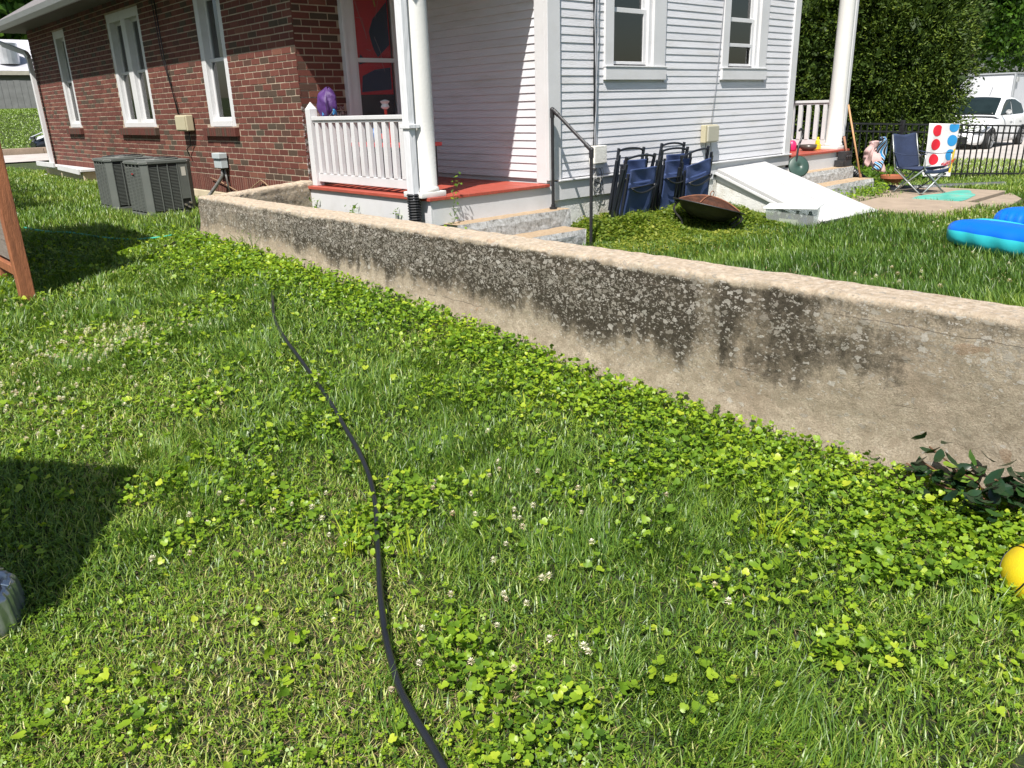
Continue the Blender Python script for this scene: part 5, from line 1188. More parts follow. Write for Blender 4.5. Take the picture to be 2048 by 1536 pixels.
MB().box(30.0, 36.2, 9.05, 15.2, .72, 2.09).build('box', pm('trailer_white', (.60,.62,.66), .4, .03, 2, .1, 3), trk, bevel=.04)
MB().box(29.97, 36.22, 9.02, 15.22, 2.092, 2.135).build('roof_rail', gutter_m, trk); MB().box(29.97, 30.08, 9.0, 9.045, .72, 2.09).build('corner_post', gutter_m, trk)
MB().box(30.12, 30.3, 8.98, 9.045, 1.85, 2.0).build('marker_lamp', lampm, trk); MB().box(30.085, 30.11, 9.01, 9.047, .75, 2.07).build('door_seal', black_p, trk)
for y_ in (11.0, 12.0): MB().cyl((29.98,y_,.43), (30.25,y_,.43), .36, n=24).build('wheel', tyre, trk)
# ================================================================ far left: fence, garage; far right: roofed house
fw = thing('wooden_fence', (10,50,2.2), 'weathered grey board fence on the bank beyond the street', 'fence')
mb = MB(); gw = pm('grey_boards', (.23,.23,.225), .9, .15, 3, .3, 10)
x = 2.0
while x < 19:
    b = float(H(x, 50)); mb.box(x, x+.285, 50, 50.04, b-.1, b+1.42+rnd.uniform(-.015, .015)); x += .30
mb.build('boards', gw, fw)
for x in np.arange(2, 19, 2.4): MB().box(x, x+.12, 49.93, 49.998, 1.5, 3.6).build('post', gw, fw)
gg = thing('garage', (12,55,2.2), 'low grey garage with a pale metal roof behind the board fence', 'garage')
MB().box(2, 22, 54, 60, 1.5, 4.0).build('wall', pm('grey_siding', (.20,.21,.20), .8, .08, 2), gg)
MB().box(1.6, 22.4, 53.45, 53.6, 4.0, 4.22).build('eave', pm('cream_eave', (.5,.47,.38), .6), gg)
mb = MB(); mb.prism([(1.6,53.5,4.225),(1.6,57.0,6.1),(1.6,60.5,4.2)], (20.8,0,0)); mb.build('roof', pm('pale_metal_roof', (.50,.50,.54), .55, .35, .5, .1, 2), gg)
MB().cyl((11.6,54.5,4.6), (11.6,54.5,5.7), .62, n=20).build('vent', pm('steel_vent', (.6,.6,.62), .35, .2, 2, metal=.6), gg)
rh = thing('distant_house', (118,42,.1), 'distant house with a grey roof and brick chimney among the right trees', 'house')
MB().box(112, 150, 44, 56, 0, 9).build('wall', gw, rh); mb = MB(); mb.prism([(110,43,9),(110,50,13.6),(110,57,9)], (44,0,0)); mb.build('roof', pm('dark_slate', (.13,.13,.15), .8), rh)
MB().box(131, 133.6, 44.2, 46.6, 9, 16).build('chimney', pm('chimney_brick', (.25,.09,.06), .9), rh)

# ================================================================ VEGETATION
def meshfrom(name, V, F4, F3, mat, val, loc=(0,0,0), mi=None):
    """V (n,3); F4 (a,4), F3 (b,3); val per vertex"""
    me = bpy.data.meshes.new(name); n = len(V); V = np.asarray(V, np.float32)-np.array(loc, np.float32)
    me.vertices.add(n); me.vertices.foreach_set('co', V.ravel())
    a = 0 if F4 is None else len(F4); b = 0 if F3 is None else len(F3)
    idx = []
    if a: idx.append(np.asarray(F4).ravel())
    if b: idx.append(np.asarray(F3).ravel())
    idx = np.concatenate(idx).astype(np.int32); me.loops.add(len(idx)); me.loops.foreach_set('vertex_index', idx)
    me.polygons.add(a+b); st = np.concatenate([np.arange(a)*4, a*4+np.arange(b)*3]).astype(np.int32)
    me.polygons.foreach_set('loop_start', st); me.update(calc_edges=True)
    at = me.attributes.new('v', 'FLOAT', 'POINT'); at.data.foreach_set('value', np.asarray(val, np.float32))
    me.materials.append(mat); me.validate(); o = linked(bpy.data.objects.new(name, me)); o.location = loc; return o
def project(P):
    v = P-CAM; d = v @ fwd; d = np.where(d < .2, np.nan, d)
    return 1024+FPX*(v @ rgt)/d, 768-FPX*(v @ upv)/d, d
def inview(x, y, z, mg=260):
    P = np.stack([x, y, z], 1); px, py, d = project(P)
    with np.errstate(invalid='ignore'): return (px > -mg) & (px < 2048+mg) & (py > -150) & (py < 1536+mg*1.3), np.nan_to_num(d, nan=.5)
class Acc:
    def __init__(s): s.V = []; s.F4 = []; s.F3 = []; s.A = []; s.n = 0
    def add(s, V, F4, F3, val):
        s.V.append(V)
        if F4 is not None: s.F4.append(F4+s.n)
        if F3 is not None: s.F3.append(F3+s.n)
        s.A.append(val); s.n += len(V)
    def build(s, name, mat, loc=(0,0,0)):
        return meshfrom(name, np.concatenate(s.V), np.concatenate(s.F4) if s.F4 else None, np.concatenate(s.F3) if s.F3 else None, mat, np.concatenate(s.A), loc)
def blades(acc, x, y, z, h, w, lean, val, az=None, tipv=.0):
    n = len(x); az = rng.uniform(0, 2*np.pi, n) if az is None else az; ca, sa = np.cos(az), np.sin(az)
    tw_ = rng.normal(0, .5, n); sx, sy = -np.sin(az+tw_)*w/2, np.cos(az+tw_)*w/2
    V = np.empty((n, 5, 3))
    V[:,0] = np.stack([x-sx, y-sy, z], 1); V[:,1] = np.stack([x+sx, y+sy, z], 1)
    mx_, my_, mz_ = x+ca*lean*.33, y+sa*lean*.33, z+h*.62
    V[:,2] = np.stack([mx_+sx*.85, my_+sy*.85, mz_], 1); V[:,3] = np.stack([mx_-sx*.85, my_-sy*.85, mz_], 1)
    V[:,4] = np.stack([x+ca*lean, y+sa*lean, z+h], 1)
    b = np.arange(n)[:,None]*5; F4 = b+np.array([0,1,2,3]); F3 = b+np.array([3,2,4])
    A = np.repeat(val[:,None], 5, 1); A[:,4] += tipv
    acc.add(V.reshape(-1,3), F4, F3, A.ravel())
def frames(n, tilt, az=None):
    """random leaf frames: normal tilted from vertical by 'tilt'"""
    a = rng.uniform(0, 2*np.pi, n) if az is None else az; ct, st_ = np.cos(tilt), np.sin(tilt)
    N_ = np.stack([st_*np.cos(a), st_*np.sin(a), ct], 1); t = rng.normal(size=(n,3)); U = t-(t*N_).sum(1)[:,None]*N_; U /= np.linalg.norm(U, axis=1)[:,None]
    return N_, U, np.cross(N_, U)
def fans(acc, x, y, z, r, tilt, val, shape, cup):
    """leaves with a rim polygon given in (u,v) and a centre vertex"""
    n = len(x); k = len(shape); N_, U, W = frames(n, tilt); C0 = np.stack([x, y, z], 1); V = np.empty((n, k+1, 3)); V[:,0] = C0
    for i, (a, b) in enumerate(shape):
        V[:,i+1] = C0+(U*a+W*b)*r[:,None]+N_*(cup*r*(a*a+b*b)*rng.uniform(.3, 1.3, n))[:,None]+rng.normal(0, .05, (n,1))*r[:,None]*N_
    b = np.arange(n)[:,None]*(k+1); F = [b+np.array([0, i+1, (i+1) % k+1]) for i in range(k)]
    A = np.repeat(val[:,None], k+1, 1); A[:,0] -= .06
    acc.add(V.reshape(-1,3), None, np.concatenate(F), A.ravel())
KID = [(-.30,.0),(-.70,.40),(-.42,.80),(.08,.92),(.42,.60),(.78,.52),(1.12,0),(.78,-.52),(.42,-.60),(.08,-.92),(-.42,-.80),(-.70,-.40)]
HEX = [(1,0),(.5,.87),(-.5,.87),(-1,0),(-.5,-.87),(.5,-.87)]
def clovers(acc, x, y, z, r, tilt, val):
    n = len(x); N_, U, W = frames(n, tilt); C0 = np.stack([x, y, z], 1)
    for j in range(3):
        t = j*2.094; D = U*math.cos(t)+W*math.sin(t); E_ = -U*math.sin(t)+W*math.cos(t); rr = r[:,None]
        V = np.empty((n,5,3)); V[:,0] = C0; V[:,1] = C0+(D*.75+E_*.55)*rr+N_*.12*rr; V[:,2] = C0+(D*1.15+E_*.3)*rr+N_*.1*rr; V[:,3] = C0+(D*1.15-E_*.3)*rr+N_*.1*rr; V[:,4] = C0+(D*.75-E_*.55)*rr+N_*.12*rr
        b = np.arange(n)[:,None]*5; acc.add(V.reshape(-1,3), b+np.array([0,1,2,3]), b+np.array([0,3,4]), np.repeat(val, 5))
GRASS = leafmat('grass_blades', [(0, (.028,.066,.010)), (.3, (.080,.168,.020)), (.6, (.175,.270,.030)), (.8, (.27,.35,.05)), (1, (.46,.44,.17))], .26, .42, .5)
LEAF = leafmat('ground_leaves', [(0, (.045,.10,.012)), (.35, (.12,.225,.018)), (.7, (.25,.37,.022)), (1, (.42,.48,.04))], .34, .42, .4)
STRAW = leafmat('dead_straw', [(0, (.10,.07,.035)), (.5, (.28,.20,.10)), (1, (.50,.40,.24))], .15, .7, .3)
def region(x0, x1, y0, y1, dmax, dref, pw, cond, mg=260, dmin=0):
    N_ = int((x1-x0)*(y1-y0)*dmax); x = rng.uniform(x0, x1, N_); y = rng.uniform(y0, y1, N_)
    v = np.stack([x, y, np.full(N_, .2)], 1)-CAM; d = v @ fwd
    keep = (d > .7) & (rng.random(N_) < np.minimum(1, (dref/np.maximum(d, .1))**pw)) & cond(x, y)
    x, y = x[keep], y[keep]; z = H(x, y); k2, d = inview(x, y, z, mg); return x[k2], y[k2], z[k2]+.006*0, d[k2]
low = lambda x, y: ~is_up(x, y) & (x < np.where(y < 7.7, 2.955, 4.2)) & (((x-.10)**2+(y-2.775)**2) > .03) & (((x-2.635)**2+(y-.49)**2) > .006)
far_ok = lambda x, y: low(x, y) & ~((y > 24.2) & (y < 32)) & ~((x > 3.0) & (x < 3.75) & (y > 9.55) & (y < 11.3))
dryness = lambda x, y: np.clip(sstep(.45, .72, fbm(x*1.1+3, y*1.1, 61, 3))+.5*sstep(1.4, .4, x)*sstep(3.0, 1.9, y), 0, 1)
leafy = lambda x, y: np.clip(sstep(.75, .2, (2.97-x)*(1.0-.25*sstep(3.5, 1.2, y))+.7*(fbm(x*2.2, y*2.2, 71)-.5))*sstep(9, 6.5, y)*.95+.6*sstep(.60, .72, fbm(x*2.6+8, y*2.6, 72, 3))+.3*sstep(6.2, 7.5, y)*sstep(10, 8, y)*(x < 2.4), 0, 1)
tufty = lambda x, y: sstep(.52, .66, fbm(x*2.1+1, y*2.1+5, 81, 3))
acc = Acc()
# fine mown grass, near part
x, y, z, d = region(-3.5, 3.0, .3, 8.5, 14500, 2.6, 1.35, low)
n = len(x); L_ = leafy(x, y); dr = dryness(x, y); k = rng.random(n) > L_*.45; x, y, z, d, L_, dr = x[k], y[k], z[k], d[k], L_[k], dr[k]; n = len(x)
sc_ = np.maximum(1, d/2.6); h = rng.uniform(.018, .050, n)*(1-.3*dr)*(1+.15*(sc_-1)); wd_ = rng.uniform(.0024, .0056, n)*sc_**.75
val = .43+.26*rng.normal(size=n)*.8+.25*(fbm(x*1.6, y*1.6, 91)-.5)+.18*dr
blades(acc, x, y, z, h, wd_, h*rng.uniform(.2, 1.5, n), np.clip(val, 0, 1), tipv=.12)
print('fine', n)
# long darker tufts
x, y, z, d = region(-3.5, 3.0, .3, 9, 7000, 3, 1.4, lambda x, y: low(x, y) & (rng.random(len(x)) < tufty(x, y)*(1-.55*leafy(x, y))+.03))
n = len(x); sc_ = np.maximum(1, d/3); h = rng.uniform(.040, .090, n)*(.75+.35*tufty(x, y)); az = vn(x*5, y*5, 95)*9+rng.normal(0, .7, n)
blades(acc, x, y, z, h, rng.uniform(.0022, .0040, n)*sc_**.7, h*rng.uniform(.2, 1.0, n), np.clip(.31+.15*rng.normal(size=n)+.2*(vn(x*3, y*3, 96)-.3), 0, 1), az=az, tipv=.10)
print('tuft', n)
# middle distance and far lawn, coarser
x, y, z, d = region(-6, 4.2, 8.3, 24.5, 1500, 9, 1.3, far_ok)
n = len(x); sc_ = d/9; h = rng.uniform(.04, .085, n); blades(acc, x, y, z, h, .0075*sc_**.8*rng.uniform(.7, 1.4, n), h*rng.uniform(.2, 1.1, n), np.clip(.48+.17*rng.normal(size=n)+.5*(fbm(x*1.3, y*1.3, 97)-.5), 0, 1), tipv=.1)
print('mid', n)
x, y, z, d = region(1, 22, 31.9, 50, 220, 40, 1, lambda x, y: y > 31.9, mg=60)
n = len(x); h = rng.uniform(.03, .07, n); blades(acc, x, y, z, h, .03*rng.uniform(.6, 1.4, n), h*.8, np.clip(.56+.06*rng.normal(size=n), 0, 1)); print('hill', n)
stuff(acc.build('lawn_grass', GRASS))
# upper yard grass
acc = Acc()
def yard(x, y):
    ok = is_up(x, y) & (x > 3.27) & (y < 5.66) & ~((x > 8.5) & (x < 9.75) & (y > 4.2)) & ~((x > 4.3) & (x < 5.85) & (y > 5.15)) & ~((x > 10.2) & (x < 11.9) & (y > 5.1))
    pat_ = ((x > 9.68) & (x < 11.13) & (y > 3.45) & (y < 5.1)) | ((x > 11.15) & (x < 12.9) & (y > 3.68) & (y < 5.3)) | ((x > 11.15) & (x < 12.5) & (y > 3.3) & (y < 3.7))
    crack = (np.abs(y-4.76) < .05) | (np.abs(x-11.14) < .05)
    return ok & (~pat_ | (crack & (rng.random(len(x)) < .4))) & ~((x > 3.3) & (x < 4.3) & (y > 5.6))
x, y, z, d = region(3.27, 16, -2, 5.7, 6500, 3.2, 1.35, yard)
n = len(x); sc_ = np.maximum(1, d/3.6); h = rng.uniform(.045, .095, n)*(1+.3*(fbm(x*2, y*2, 33)-.5)); az = 2.4+rng.normal(0, 1.3, n)
ylw = sstep(.5, .75, fbm(x*1.2, y*1.2, 34, 3))*.28+.14*sstep(8, 11, x)
blades(acc, x, y, z, h, rng.uniform(.0026, .0046, n)*sc_**.75, h*rng.uniform(.15, .8, n), np.clip(.24+.15*rng.normal(size=n)+ylw*.9, 0, 1), az=az, tipv=.14); print('yard', n)
x, y, z, d = region(12, 24, 3.0, 12, 500, 14, 1, lambda x, y: (x > 12.6) & ~((x > 20.5) & (y > 4.5)) & ~((x > 11.1) & (x < 12.95) & (y < 5.35)), mg=60)
n = len(x); h = rng.uniform(.05, .10, n); blades(acc, x, y, z, h, .012*rng.uniform(.6, 1.4, n)*d/14, h*.6, np.clip(.60+.15*rng.normal(size=n), 0, 1), tipv=.1); print('beyond fence', n)
stuff(acc.build('yard_grass', GRASS))
# round ground-ivy / violet leaves
acc = Acc()
x, y, z, d = region(-3.5, 2.96, .3, 9.5, 7000, 2.4, 1.2, lambda x, y: low(x, y) & (rng.random(len(x)) < leafy(x, y)**1.3+.010))
n = len(x); big = sstep(.3, .0, 2.97-x); r_ = rng.uniform(.006, .0155, n)*(1+.25*np.maximum(0, d/3.5-1))*(1+.4*(rng.random(n) < .12))
fans(acc, x, y, z+rng.uniform(.012, .060, n)*(1+.5*leafy(x, y)), r_, np.abs(rng.normal(.0, .75, n)), np.clip(.52+.2*rng.normal(size=n)+.35*(fbm(x*2.5, y*2.5, 73)-.5), 0, 1), KID, .38); print('leaves', n)
# larger bright leaves in small families
cx = rng.uniform(-1.5, 2.9, 520); cy = rng.uniform(.8, 8, 520)
k = low(cx, cy); cx, cy = cx[k], cy[k]; m_ = rng.integers(2, 7, len(cx)); fx = np.repeat(cx, m_)+rng.normal(0, .035, m_.sum()); fy = np.repeat(cy, m_)+rng.normal(0, .035, m_.sum())
k = low(fx, fy); fx, fy = fx[k], fy[k]; fz_ = H(fx, fy); n = len(fx)
fans(acc, fx, fy, fz_+rng.uniform(.03, .06, n), rng.uniform(.011, .022, n), np.abs(rng.normal(0, .65, n)), np.clip(.66+.16*rng.normal(size=n), 0, 1), KID, .35)
# tiny weeds and clover
x, y, z, d = region(-3.5, 2.96, .3, 8, 4200, 2.4, 1.6, lambda x, y: low(x, y) & (rng.random(len(x)) < .12+.55*sstep(.45, .6, fbm(x*1.5+20, y*1.5, 74, 3))))
n = len(x); clovers(acc, x, y, z+rng.uniform(.012, .04, n), rng.uniform(.005, .010, n)*np.maximum(1, d/3), np.abs(rng.normal(0, .45, n)), np.clip(.30+.18*rng.normal(size=n)+.15*dryness(x, y), 0, 1)); print('clover', n)
stuff(acc.build('ground_cover', LEAF))
# dead straw
acc = Acc(); x, y, z, d = region(-3.5, 2.96, .3, 7, 4500, 2.4, 1.6, lambda x, y: low(x, y) & (rng.random(len(x)) < .12+.8*dryness(x, y)))
n = len(x); blades(acc, x, y, z+rng.uniform(0, .012, n), rng.uniform(.001, .014, n), rng.uniform(.0012, .0028, n)*np.maximum(1, d/3), rng.uniform(.015, .05, n), np.clip(.5+.25*rng.normal(size=n), 0, 1)); print('straw', n)
x, y, z, d = region(3.27, 12, -1, 5.6, 250, 4, 1, yard); n = len(x); blades(acc, x, y, z+.02, rng.uniform(.001, .03, n), .003*np.maximum(1, d/4), rng.uniform(.02, .06, n), np.clip(.6+.2*rng.normal(size=n), 0, 1))
stuff(acc.build('dead_straw', STRAW))
# clover blossoms
FLW = leafmat('clover_blossom', [(0, (.42,.24,.15)), (.35, (.62,.50,.38)), (1, (.80,.78,.66))], .25, .7, .2)
def blossoms(acc, x, y, z, r):
    for i in range(len(x)):
        k = 26; ph_ = np.arccos(1-1.55*(np.arange(k)+.5)/k); th = np.arange(k)*2.399+rng.random()*6
        D = np.stack([np.sin(ph_)*np.cos(th), np.sin(ph_)*np.sin(th), np.cos(ph_)], 1); C0 = np.array([x[i], y[i], z[i]])
        T = np.cross(D, [.3,.2,.9]); T /= np.linalg.norm(T, axis=1)[:,None]; rr = r[i]*rng.uniform(.85, 1.15, k)[:,None]
        V = np.stack([C0+D*rr*.35, C0+D*rr*.8+T*rr*.24, C0+D*rr*1.1+np.array([0,0,.1])*rr, C0+D*rr*.8-T*rr*.24], 1).reshape(-1,3)
        old = rng.random() < .3; v = np.clip((.75 if not old else .4)+.2*rng.normal(size=k)+.25*D[:,2], 0, 1); acc.add(V, np.arange(k)[:,None]*4+np.array([0,1,2,3]), None, np.repeat(v, 4))
CL = [(1.2,4.95,46,.30),(1.5,4.9,30,.22),(.9,4.95,26,.3),(.72,4.5,26,.25),(1.43,4.0,14,.4),(1.0,4.3,14,.5),(1.3,5.8,18,.6),(.75,3.95,5,.2),(.95,2.55,6,.3),(1.5,2.4,6,.35),(1.75,2.05,14,.35),(1.1,1.55,9,.3),(1.45,1.35,8,.3),(.85,2.6,6,.4),(1.9,1.6,7,.4),(1.9,5.5,10,.6),(1.2,6.6,8,.5),(5.2,1.9,10,.5),(4.2,1.7,7,.3),(9.4,2.9,40,.6),(8.6,2.4,25,.6),(10.5,2.9,25,.6),(7.5,1.4,15,.6)]
acc = Acc()
for cx, cy, k, s in CL:
    x = cx+rng.normal(0, s*.6, k); y = cy+rng.normal(0, s*.6, k); ok = low(x, y) | (is_up(x, y) & (x > 3.35)); x, y = x[ok], y[ok]
    z = H(x, y); blossoms(acc, x, y, z+rng.uniform(.045, .075, len(x)), rng.uniform(.0085, .0125, len(x))*(1.25 if cx > 4 else 1))
stuff(acc.build('clover_blossoms', FLW))
# weeds by the house ------------------------------------------------
acc = Acc()
def weeds(acc, x0, x1, y0, y1, dens, hmax, cond, r=(.010,.020), vv=.62, seed=3):
    N_ = int((x1-x0)*(y1-y0)*dens); x = rng.uniform(x0, x1, N_); y = rng.uniform(y0, y1, N_); g = cond(x, y)*(.35+1.1*fbm(x*4, y*4, seed, 3)); hh_ = hmax*g
    k = hh_ > .015; x, y, hh_ = x[k], y[k], hh_[k]; n = len(x); u = rng.random(n)**.6; z = H(x, y)+hh_*u
    fans(acc, x, y, z, rng.uniform(*r, n), np.abs(rng.normal(.2, .6, n)), np.clip(vv+.15*rng.normal(size=n)+.35*(fbm(x*3, y*3, seed+1)-.5), 0, 1), HEX, .2)
    k = rng.random(n) < .18; m_ = k.sum(); blades(acc, x[k], y[k], H(x[k], y[k]), hh_[k]*rng.uniform(.7, 1.3, m_), np.full(m_, .005), hh_[k]*rng.uniform(.2, .7, m_), np.clip(.55+.15*rng.normal(size=m_), 0, 1))
weeds(acc, 5.75, 8.6, 4.0, 5.66, 11000, .20, lambda x, y: sstep(4.1, 4.9, y+.1*(x-6.5)+.25*(vn(x*3, y*3, 7)-.5))*sstep(5.72, 6.1, x+.3*(y-5))*sstep(8.6, 8.3, x)*(1-.35*sstep(5.0, 5.5, y))*(1-.6*sstep(7.5, 8.0, x))*(1-.65*sstep(.55, .25, np.hypot(x-6.9, y-4.5))), r=(.008,.017))
weeds(acc, 5.0, 7.6, 3.6, 4.9, 5000, .09, lambda x, y: sstep(3.6, 4.3, y)*sstep(5.0, 5.6, x)*sstep(7.6, 7.0, x), r=(.007,.014), vv=.75)
stuff(acc.build('weeds', leafmat('weed_leaves', [(0, (.03,.07,.012)), (.4, (.09,.155,.022)), (.75, (.19,.25,.032)), (1, (.36,.37,.07))], .42, .5, .3)))
def bush(name, label, pts, cat='weed', group=None, mat=None, spread=.1, k=60, r=(.012,.022), h=.12, dark=.5, loc=None):
    t_ = thing(name, loc or pts[0], label, cat, group); acc = Acc(); m_ = MB()
    for (px_, py_, pz_) in pts:
        a = rng.uniform(0, 6.28, k); rad = spread*np.sqrt(rng.random(k)); x = px_+rad*np.cos(a); y = py_+rad*np.sin(a); z = pz_+h*rng.random(k)
        fans(acc, x, y, z, rng.uniform(*r, k), np.abs(rng.normal(.3, .6, k)), np.clip(dark+.15*rng.normal(size=k), 0, 1), [(1.2,0),(.5,.5),(-.4,.45),(-.9,0),(-.4,-.45),(.5,-.5)], .15)
        for j in range(0, k, 5): m_.tube([(px_,py_,pz_-.03), ((px_+x[j])/2, (py_+y[j])/2, (pz_+z[j])/2+.01), (x[j],y[j],z[j])], .0025, 4)
    o = acc.build('leaves', LEAF, t_.location); o.parent = t_; o.location = (0,0,0); m_.build('stems', pm('stem_green', (.10,.16,.04), .6), t_); return t_
bush('weed_plant', 'bright green seedling beside the black drain hose of the left porch', [(4.25,5.55,.46),(4.36,5.50,.43)], spread=.09, h=.13, k=42, r=(.014,.028), dark=.62)
bush('weed_plant', 'thin climbing weed in front of the left porch column base', [(4.40,5.62,.58),(4.42,5.61,.68),(4.42,5.60,.80),(4.45,5.60,.92)], spread=.045, h=.10, k=9, r=(.012,.02), dark=.25)
bush('weed_plant', 'dark weed at the left end of the porch skirt by the wall corner', [(4.17,7.70,.42),(4.17,7.66,.55)], spread=.07, h=.16, k=34, dark=.25)
bush('weed_plant', 'weed drooping over the middle of the left porch skirt', [(4.14,6.95,.52),(4.15,6.88,.60)], spread=.08, h=.1, k=22, dark=.35)
bush('weed_plant', 'small vine hanging on the white porch skirt left of the drain hose', [(4.16,6.15,.62),(4.15,6.09,.56),(4.15,6.03,.50)], spread=.05, h=.08, k=12, dark=.3)
bush('weed_plant', 'tiny bright sprout below the porch skirt between two larger weeds', [(4.12,6.55,.47)], spread=.08, h=.07, k=18, dark=.7)
bush('weed_plant', 'leafy weeds growing at the corner of the patio beside the right porch steps', [(11.2,5.0,.2),(11.45,5.1,.2),(11.7,5.12,.2),(11.95,5.25,.2),(12.2,5.3,.2),(10.7,5.0,.2)], spread=.22, h=.16, k=150, r=(.015,.03), dark=.5)
bush('weed_plant', 'dark tangled plants behind the terracotta pot below the fence post', [(13.3,5.9,.1),(13.7,5.8,.1),(13.1,6.1,.1),(12.7,5.9,.1),(14.0,5.6,.1)], spread=.35, h=.35, k=260, r=(.02,.04), dark=.2)
bush('wall_weed', 'wispy weed growing against the far end of the concrete wall', [(2.93,6.72,.46),(2.92,6.5,.46)], spread=.12, h=.14, k=22, r=(.006,.012), dark=.4)
def tuft(x0, y0, n_, h_, label, val=.92, w_=.0055):
    acc = Acc(); a = rng.uniform(0, 6.28, n_); rr = rng.uniform(0, .05, n_); x = x0+rr*np.cos(a); y = y0+rr*np.sin(a); h = rng.uniform(.5, 1, n_)*h_
    blades(acc, x, y, H(x, y), h, np.full(n_, w_), h*rng.uniform(.1, .7, n_), np.clip(val+.06*rng.normal(size=n_), 0, 1), az=a+rng.normal(0, .4, n_))
    return tag(acc.build('grass_tuft', LEAF, (x0, y0, float(H(x0, y0)))), label, 'grass tuft')
tuft(1.20, 2.21, 22, .15, 'tall yellow green grass tuft just left of the black hose'); tuft(1.345, 2.05, 13, .14, 'small yellow green grass tuft just right of the black hose')
tuft(2.25, 1.20, 24, .16, 'tall bright grass tuft in the lawn left of the basketball'); tuft(2.40, 2.58, 16, .12, 'bright grass tuft in the middle of the lawn near the ground ivy')
tuft(2.09, 1.05, 60, .10, 'dark spreading grass clump below the tall bright tuft', .2, .0035); tuft(.69, 2.79, 55, .12, 'dark grass clump at the edge of the lower left shadow', .15, .0035)
# broad-leaved dark shrub at the wall foot on the right
sh = thing('broadleaf_shrub', (3.0,.74,.15), 'dark glossy broad leaved shrub sprouting at the foot of the wall near the basketball', 'shrub')
acc = Acc(); m_ = MB(); OV = [(1.25,0),(.85,.34),(.3,.52),(-.3,.48),(-.8,.25),(-1.0,0),(-.8,-.25),(-.3,-.48),(.3,-.52),(.85,-.34)]
for k in range(46):
    sx, sy = 2.98+rng.normal(0, .05), .66+rng.uniform(-.25, .22); L0 = rng.uniform(.06, .22); a = rng.uniform(1.6, 4.9) if rng.random() < .7 else rng.uniform(0, 6.28); ex, ey = sx-.02+math.cos(a)*L0*.9, sy+math.sin(a)*L0; ex = min(ex, 3.02 if rng.random() < .5 else 2.93)
    sz = float(H(min(sx, 2.95), sy)); ez = sz+rng.uniform(.06, .2)
    m_.tube([(sx, sy, sz), ((sx+ex)/2, (sy+ey)/2, ez*.7+sz*.3), (ex, ey, ez)], .0035, 5)
    q = rng.integers(3, 6); x = ex+rng.normal(0, .025, q)-.005; y = ey+rng.normal(0, .03, q); z = ez+rng.normal(0, .02, q)
    x = np.minimum(x, 2.945)
    fans(acc, x, y, z, rng.uniform(.024, .040, q), np.abs(rng.normal(.25, .5, q)), np.clip(.25+.2*rng.normal(size=q)+(.5 if rng.random() < .15 else 0), 0, 1), OV, .22)
o = acc.build('leaves', leafmat('glossy_leaves', [(0, (.010,.028,.012)), (.5, (.022,.055,.020)), (.8, (.06,.13,.02)), (1, (.2,.3,.03))], .2, .22, .6), sh.location); o.parent = sh; o.location = (0,0,0); m_.build('stems', pm('brown_stem', (.12,.06,.03), .7), sh)
# trees ----------------------------------------------------------------
def crownpts(blobs, n, shell=.55):
    w_ = np.array([b[3]*b[4]*b[5] for b in blobs])**.7; w_ = w_/w_.sum(); idx = rng.choice(len(blobs), n, p=w_); B_ = np.array(blobs)[idx]
    D = rng.normal(size=(n,3)); D /= np.linalg.norm(D, axis=1)[:,None]; r_ = shell+(1-shell)*rng.random(n)**.6; lump = .80+.38*vn(D[:,0]*4+idx*3.1, D[:,1]*4+D[:,2]*5, 15)
    return B_[:,:3]+D*B_[:,3:]*(r_*lump)[:,None], D
def leaves(acc, P, D, size, asp, val, out=.3):
    n = len(P); T = rng.normal(size=(n,3))*(1-out)+D*out*2+np.array([0,0,.15]); T /= np.linalg.norm(T, axis=1)[:,None]; Q = rng.normal(size=(n,3)); S2 = np.cross(T, Q); S2 /= np.linalg.norm(S2, axis=1)[:,None]; s = (size*rng.uniform(.6, 1.4, n))[:,None]
    V = np.stack([P-T*s*.5, P+S2*s*asp*.5, P+T*s*.5, P-S2*s*asp*.5], 1).reshape(-1,3); acc.add(V, np.arange(n)[:,None]*4+np.array([0,1,2,3]), None, np.repeat(val, 4))
def tree(name, label, base, blobs, n, size, asp, mat, trunk_r, vb=.45, out=.3, group=None, cat='tree', clump=0, core=2500):
    t_ = thing(name, base, label, cat, group); acc = Acc()
    if clump:   # leaves gathered in small sprays
        C0, D0 = crownpts(blobs, n//clump); P = np.repeat(C0, clump, 0)+rng.normal(0, size*1.1, (len(C0)*clump, 3)); D = np.repeat(D0, clump, 0)+rng.normal(0, .3, (len(C0)*clump, 3)); v0 = np.repeat(rng.normal(0, .12, len(C0)), clump)
    else: P, D = crownpts(blobs, n); v0 = 0
    leaves(acc, P, D, size, asp, np.clip(vb+v0+.13*rng.normal(size=len(P)), 0, 1), out)
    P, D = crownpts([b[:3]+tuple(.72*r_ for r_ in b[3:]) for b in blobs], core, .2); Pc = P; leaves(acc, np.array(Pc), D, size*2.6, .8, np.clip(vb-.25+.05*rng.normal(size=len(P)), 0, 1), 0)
    o = acc.build('crown', mat, base); o.parent = t_; o.location = (0,0,0)
    m_ = MB(); b0 = Vector(base); m_.tube([b0-Vector((0,0,.2)), b0+Vector((.05,0,.6)), b0.lerp(Vector(blobs[0][:3]), .6), Vector(blobs[0][:3])], [trunk_r, trunk_r*.8, trunk_r*.55, trunk_r*.2], 10)
    for b in blobs[1:7]: m_.tube([b0.lerp(Vector(blobs[0][:3]), .45), b0.lerp(Vector(b[:3]), .75)+Vector((0,0,.1)), Vector(b[:3])], [trunk_r*.4, trunk_r*.25, trunk_r*.1], 7)
    m_.build('trunk', bark, t_, smooth=True); return t_
bark = pm('bark', (.11,.08,.06), .95, .3, 10, .8, 20)
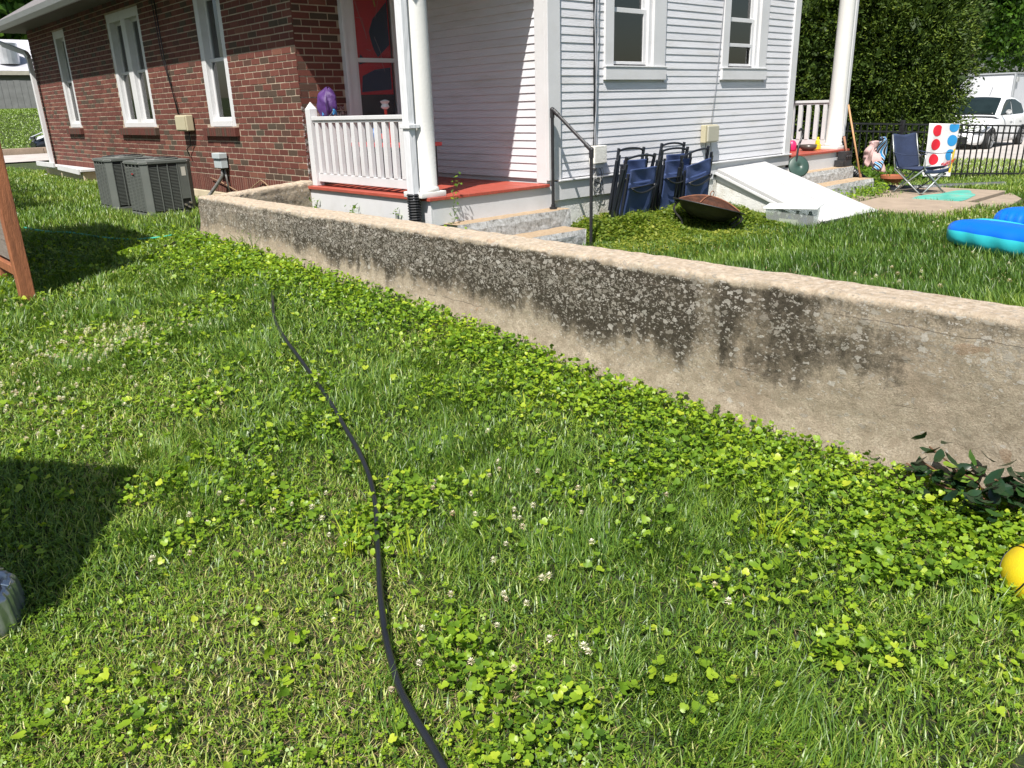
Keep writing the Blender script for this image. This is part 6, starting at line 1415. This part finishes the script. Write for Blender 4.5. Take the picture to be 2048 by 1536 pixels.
YEW = leafmat('yew_needles', [(0, (.016,.034,.006)), (.4, (.048,.085,.012)), (.75, (.13,.18,.022)), (1, (.26,.28,.05))], .15, .55, .25)
MAP = leafmat('maple_leaves', [(0, (.02,.05,.008)), (.45, (.045,.11,.012)), (.8, (.10,.20,.02)), (1, (.2,.3,.04))], .4, .5, .3)
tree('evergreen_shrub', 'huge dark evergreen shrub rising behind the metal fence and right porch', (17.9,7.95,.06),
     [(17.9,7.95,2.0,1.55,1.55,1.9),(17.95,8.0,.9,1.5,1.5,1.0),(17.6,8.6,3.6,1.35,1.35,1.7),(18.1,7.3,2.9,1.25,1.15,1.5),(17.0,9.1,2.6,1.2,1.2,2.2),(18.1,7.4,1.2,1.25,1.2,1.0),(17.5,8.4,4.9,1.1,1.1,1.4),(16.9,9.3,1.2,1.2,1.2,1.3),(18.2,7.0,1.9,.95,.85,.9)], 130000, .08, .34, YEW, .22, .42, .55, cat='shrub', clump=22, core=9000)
for nm, lb, b, bl, n_, s_ in (
  ('maple_tree', 'leafy maple tree behind the box trailer at the top right', (42,15.5,.1), [(42,15.5,6.5,4,3.2,3.6),(44,13.5,4.6,3,2.4,2.4),(40,18,5,3,2.6,3),(46,14.5,7.5,3,2.5,3),(43,17,9,4,3,2.5),(46.5,12.2,5.6,2.6,2,2.4)], 42000, .2),
  ('maple_tree', 'bushy green tree left of the leafy maple, above the white trailer', (38,21.5,.1), [(38,21.5,6,3.6,3.2,3.6),(40,19.5,3.6,2.6,2.4,2.6),(36,23,5,3,3,4),(39,20,8.8,3,3,2.5)], 30000, .21),
  ('oak_tree', 'dark tall tree seen between the evergreen shrub and the porch column', (34,27,.1), [(34,27,6,4.5,4.5,5),(30,29,4,3.5,3.5,4),(36,25,3,3,3,3),(31,27,9,4,4,4)], 24000, .28),
  ('oak_tree', 'dark tree behind the white house beyond the right porch railing', (22,17.5,.1), [(22,17.5,3.4,3.2,3.2,3.6),(24.5,15.6,2.2,2.4,2.4,2.4),(20,20,4,3,3,4),(25,15.5,5,2.6,2.6,3)], 26000, .2)):
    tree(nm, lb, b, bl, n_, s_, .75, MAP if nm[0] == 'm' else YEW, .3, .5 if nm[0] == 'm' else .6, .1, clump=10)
tree('maple_tree', 'sunlit green tree behind the grey garage at the top left', (10,68,3), [(10,68,10,7,5,5.5),(15,67,8,5,4,4.5),(4,69,9,6,5,5),(12,66,14,6,5,5)], 24000, .5, .75, MAP, .5, .62, .1, clump=9)
tree('maple_tree', 'round green tree above the left end of the garage roof', (-2,66,3), [(-2,66,9,6,5,6),(3,65,12,5,4,5)], 12000, .5, .75, MAP, .4, .5, .1, clump=9)
tree('unseen_shade_tree', 'large unseen tree added beyond the left edge to cast shade on the lawn', (-3.2,12.6,.4), [(-2.4,13.0,5.0,2.6,2.6,2.0),(-1.6,11.6,4.0,2.0,1.7,1.3),(-1.8,15.2,4.6,2.2,2.4,1.6),(-.2,11.1,3.35,1.5,.75,.5),(-.3,14.6,3.8,1.5,1.2,.8)], 16000, .16, .75, MAP, .2, .5, .1, clump=8)  # unseen tree, put here so its crown shades the far lawn
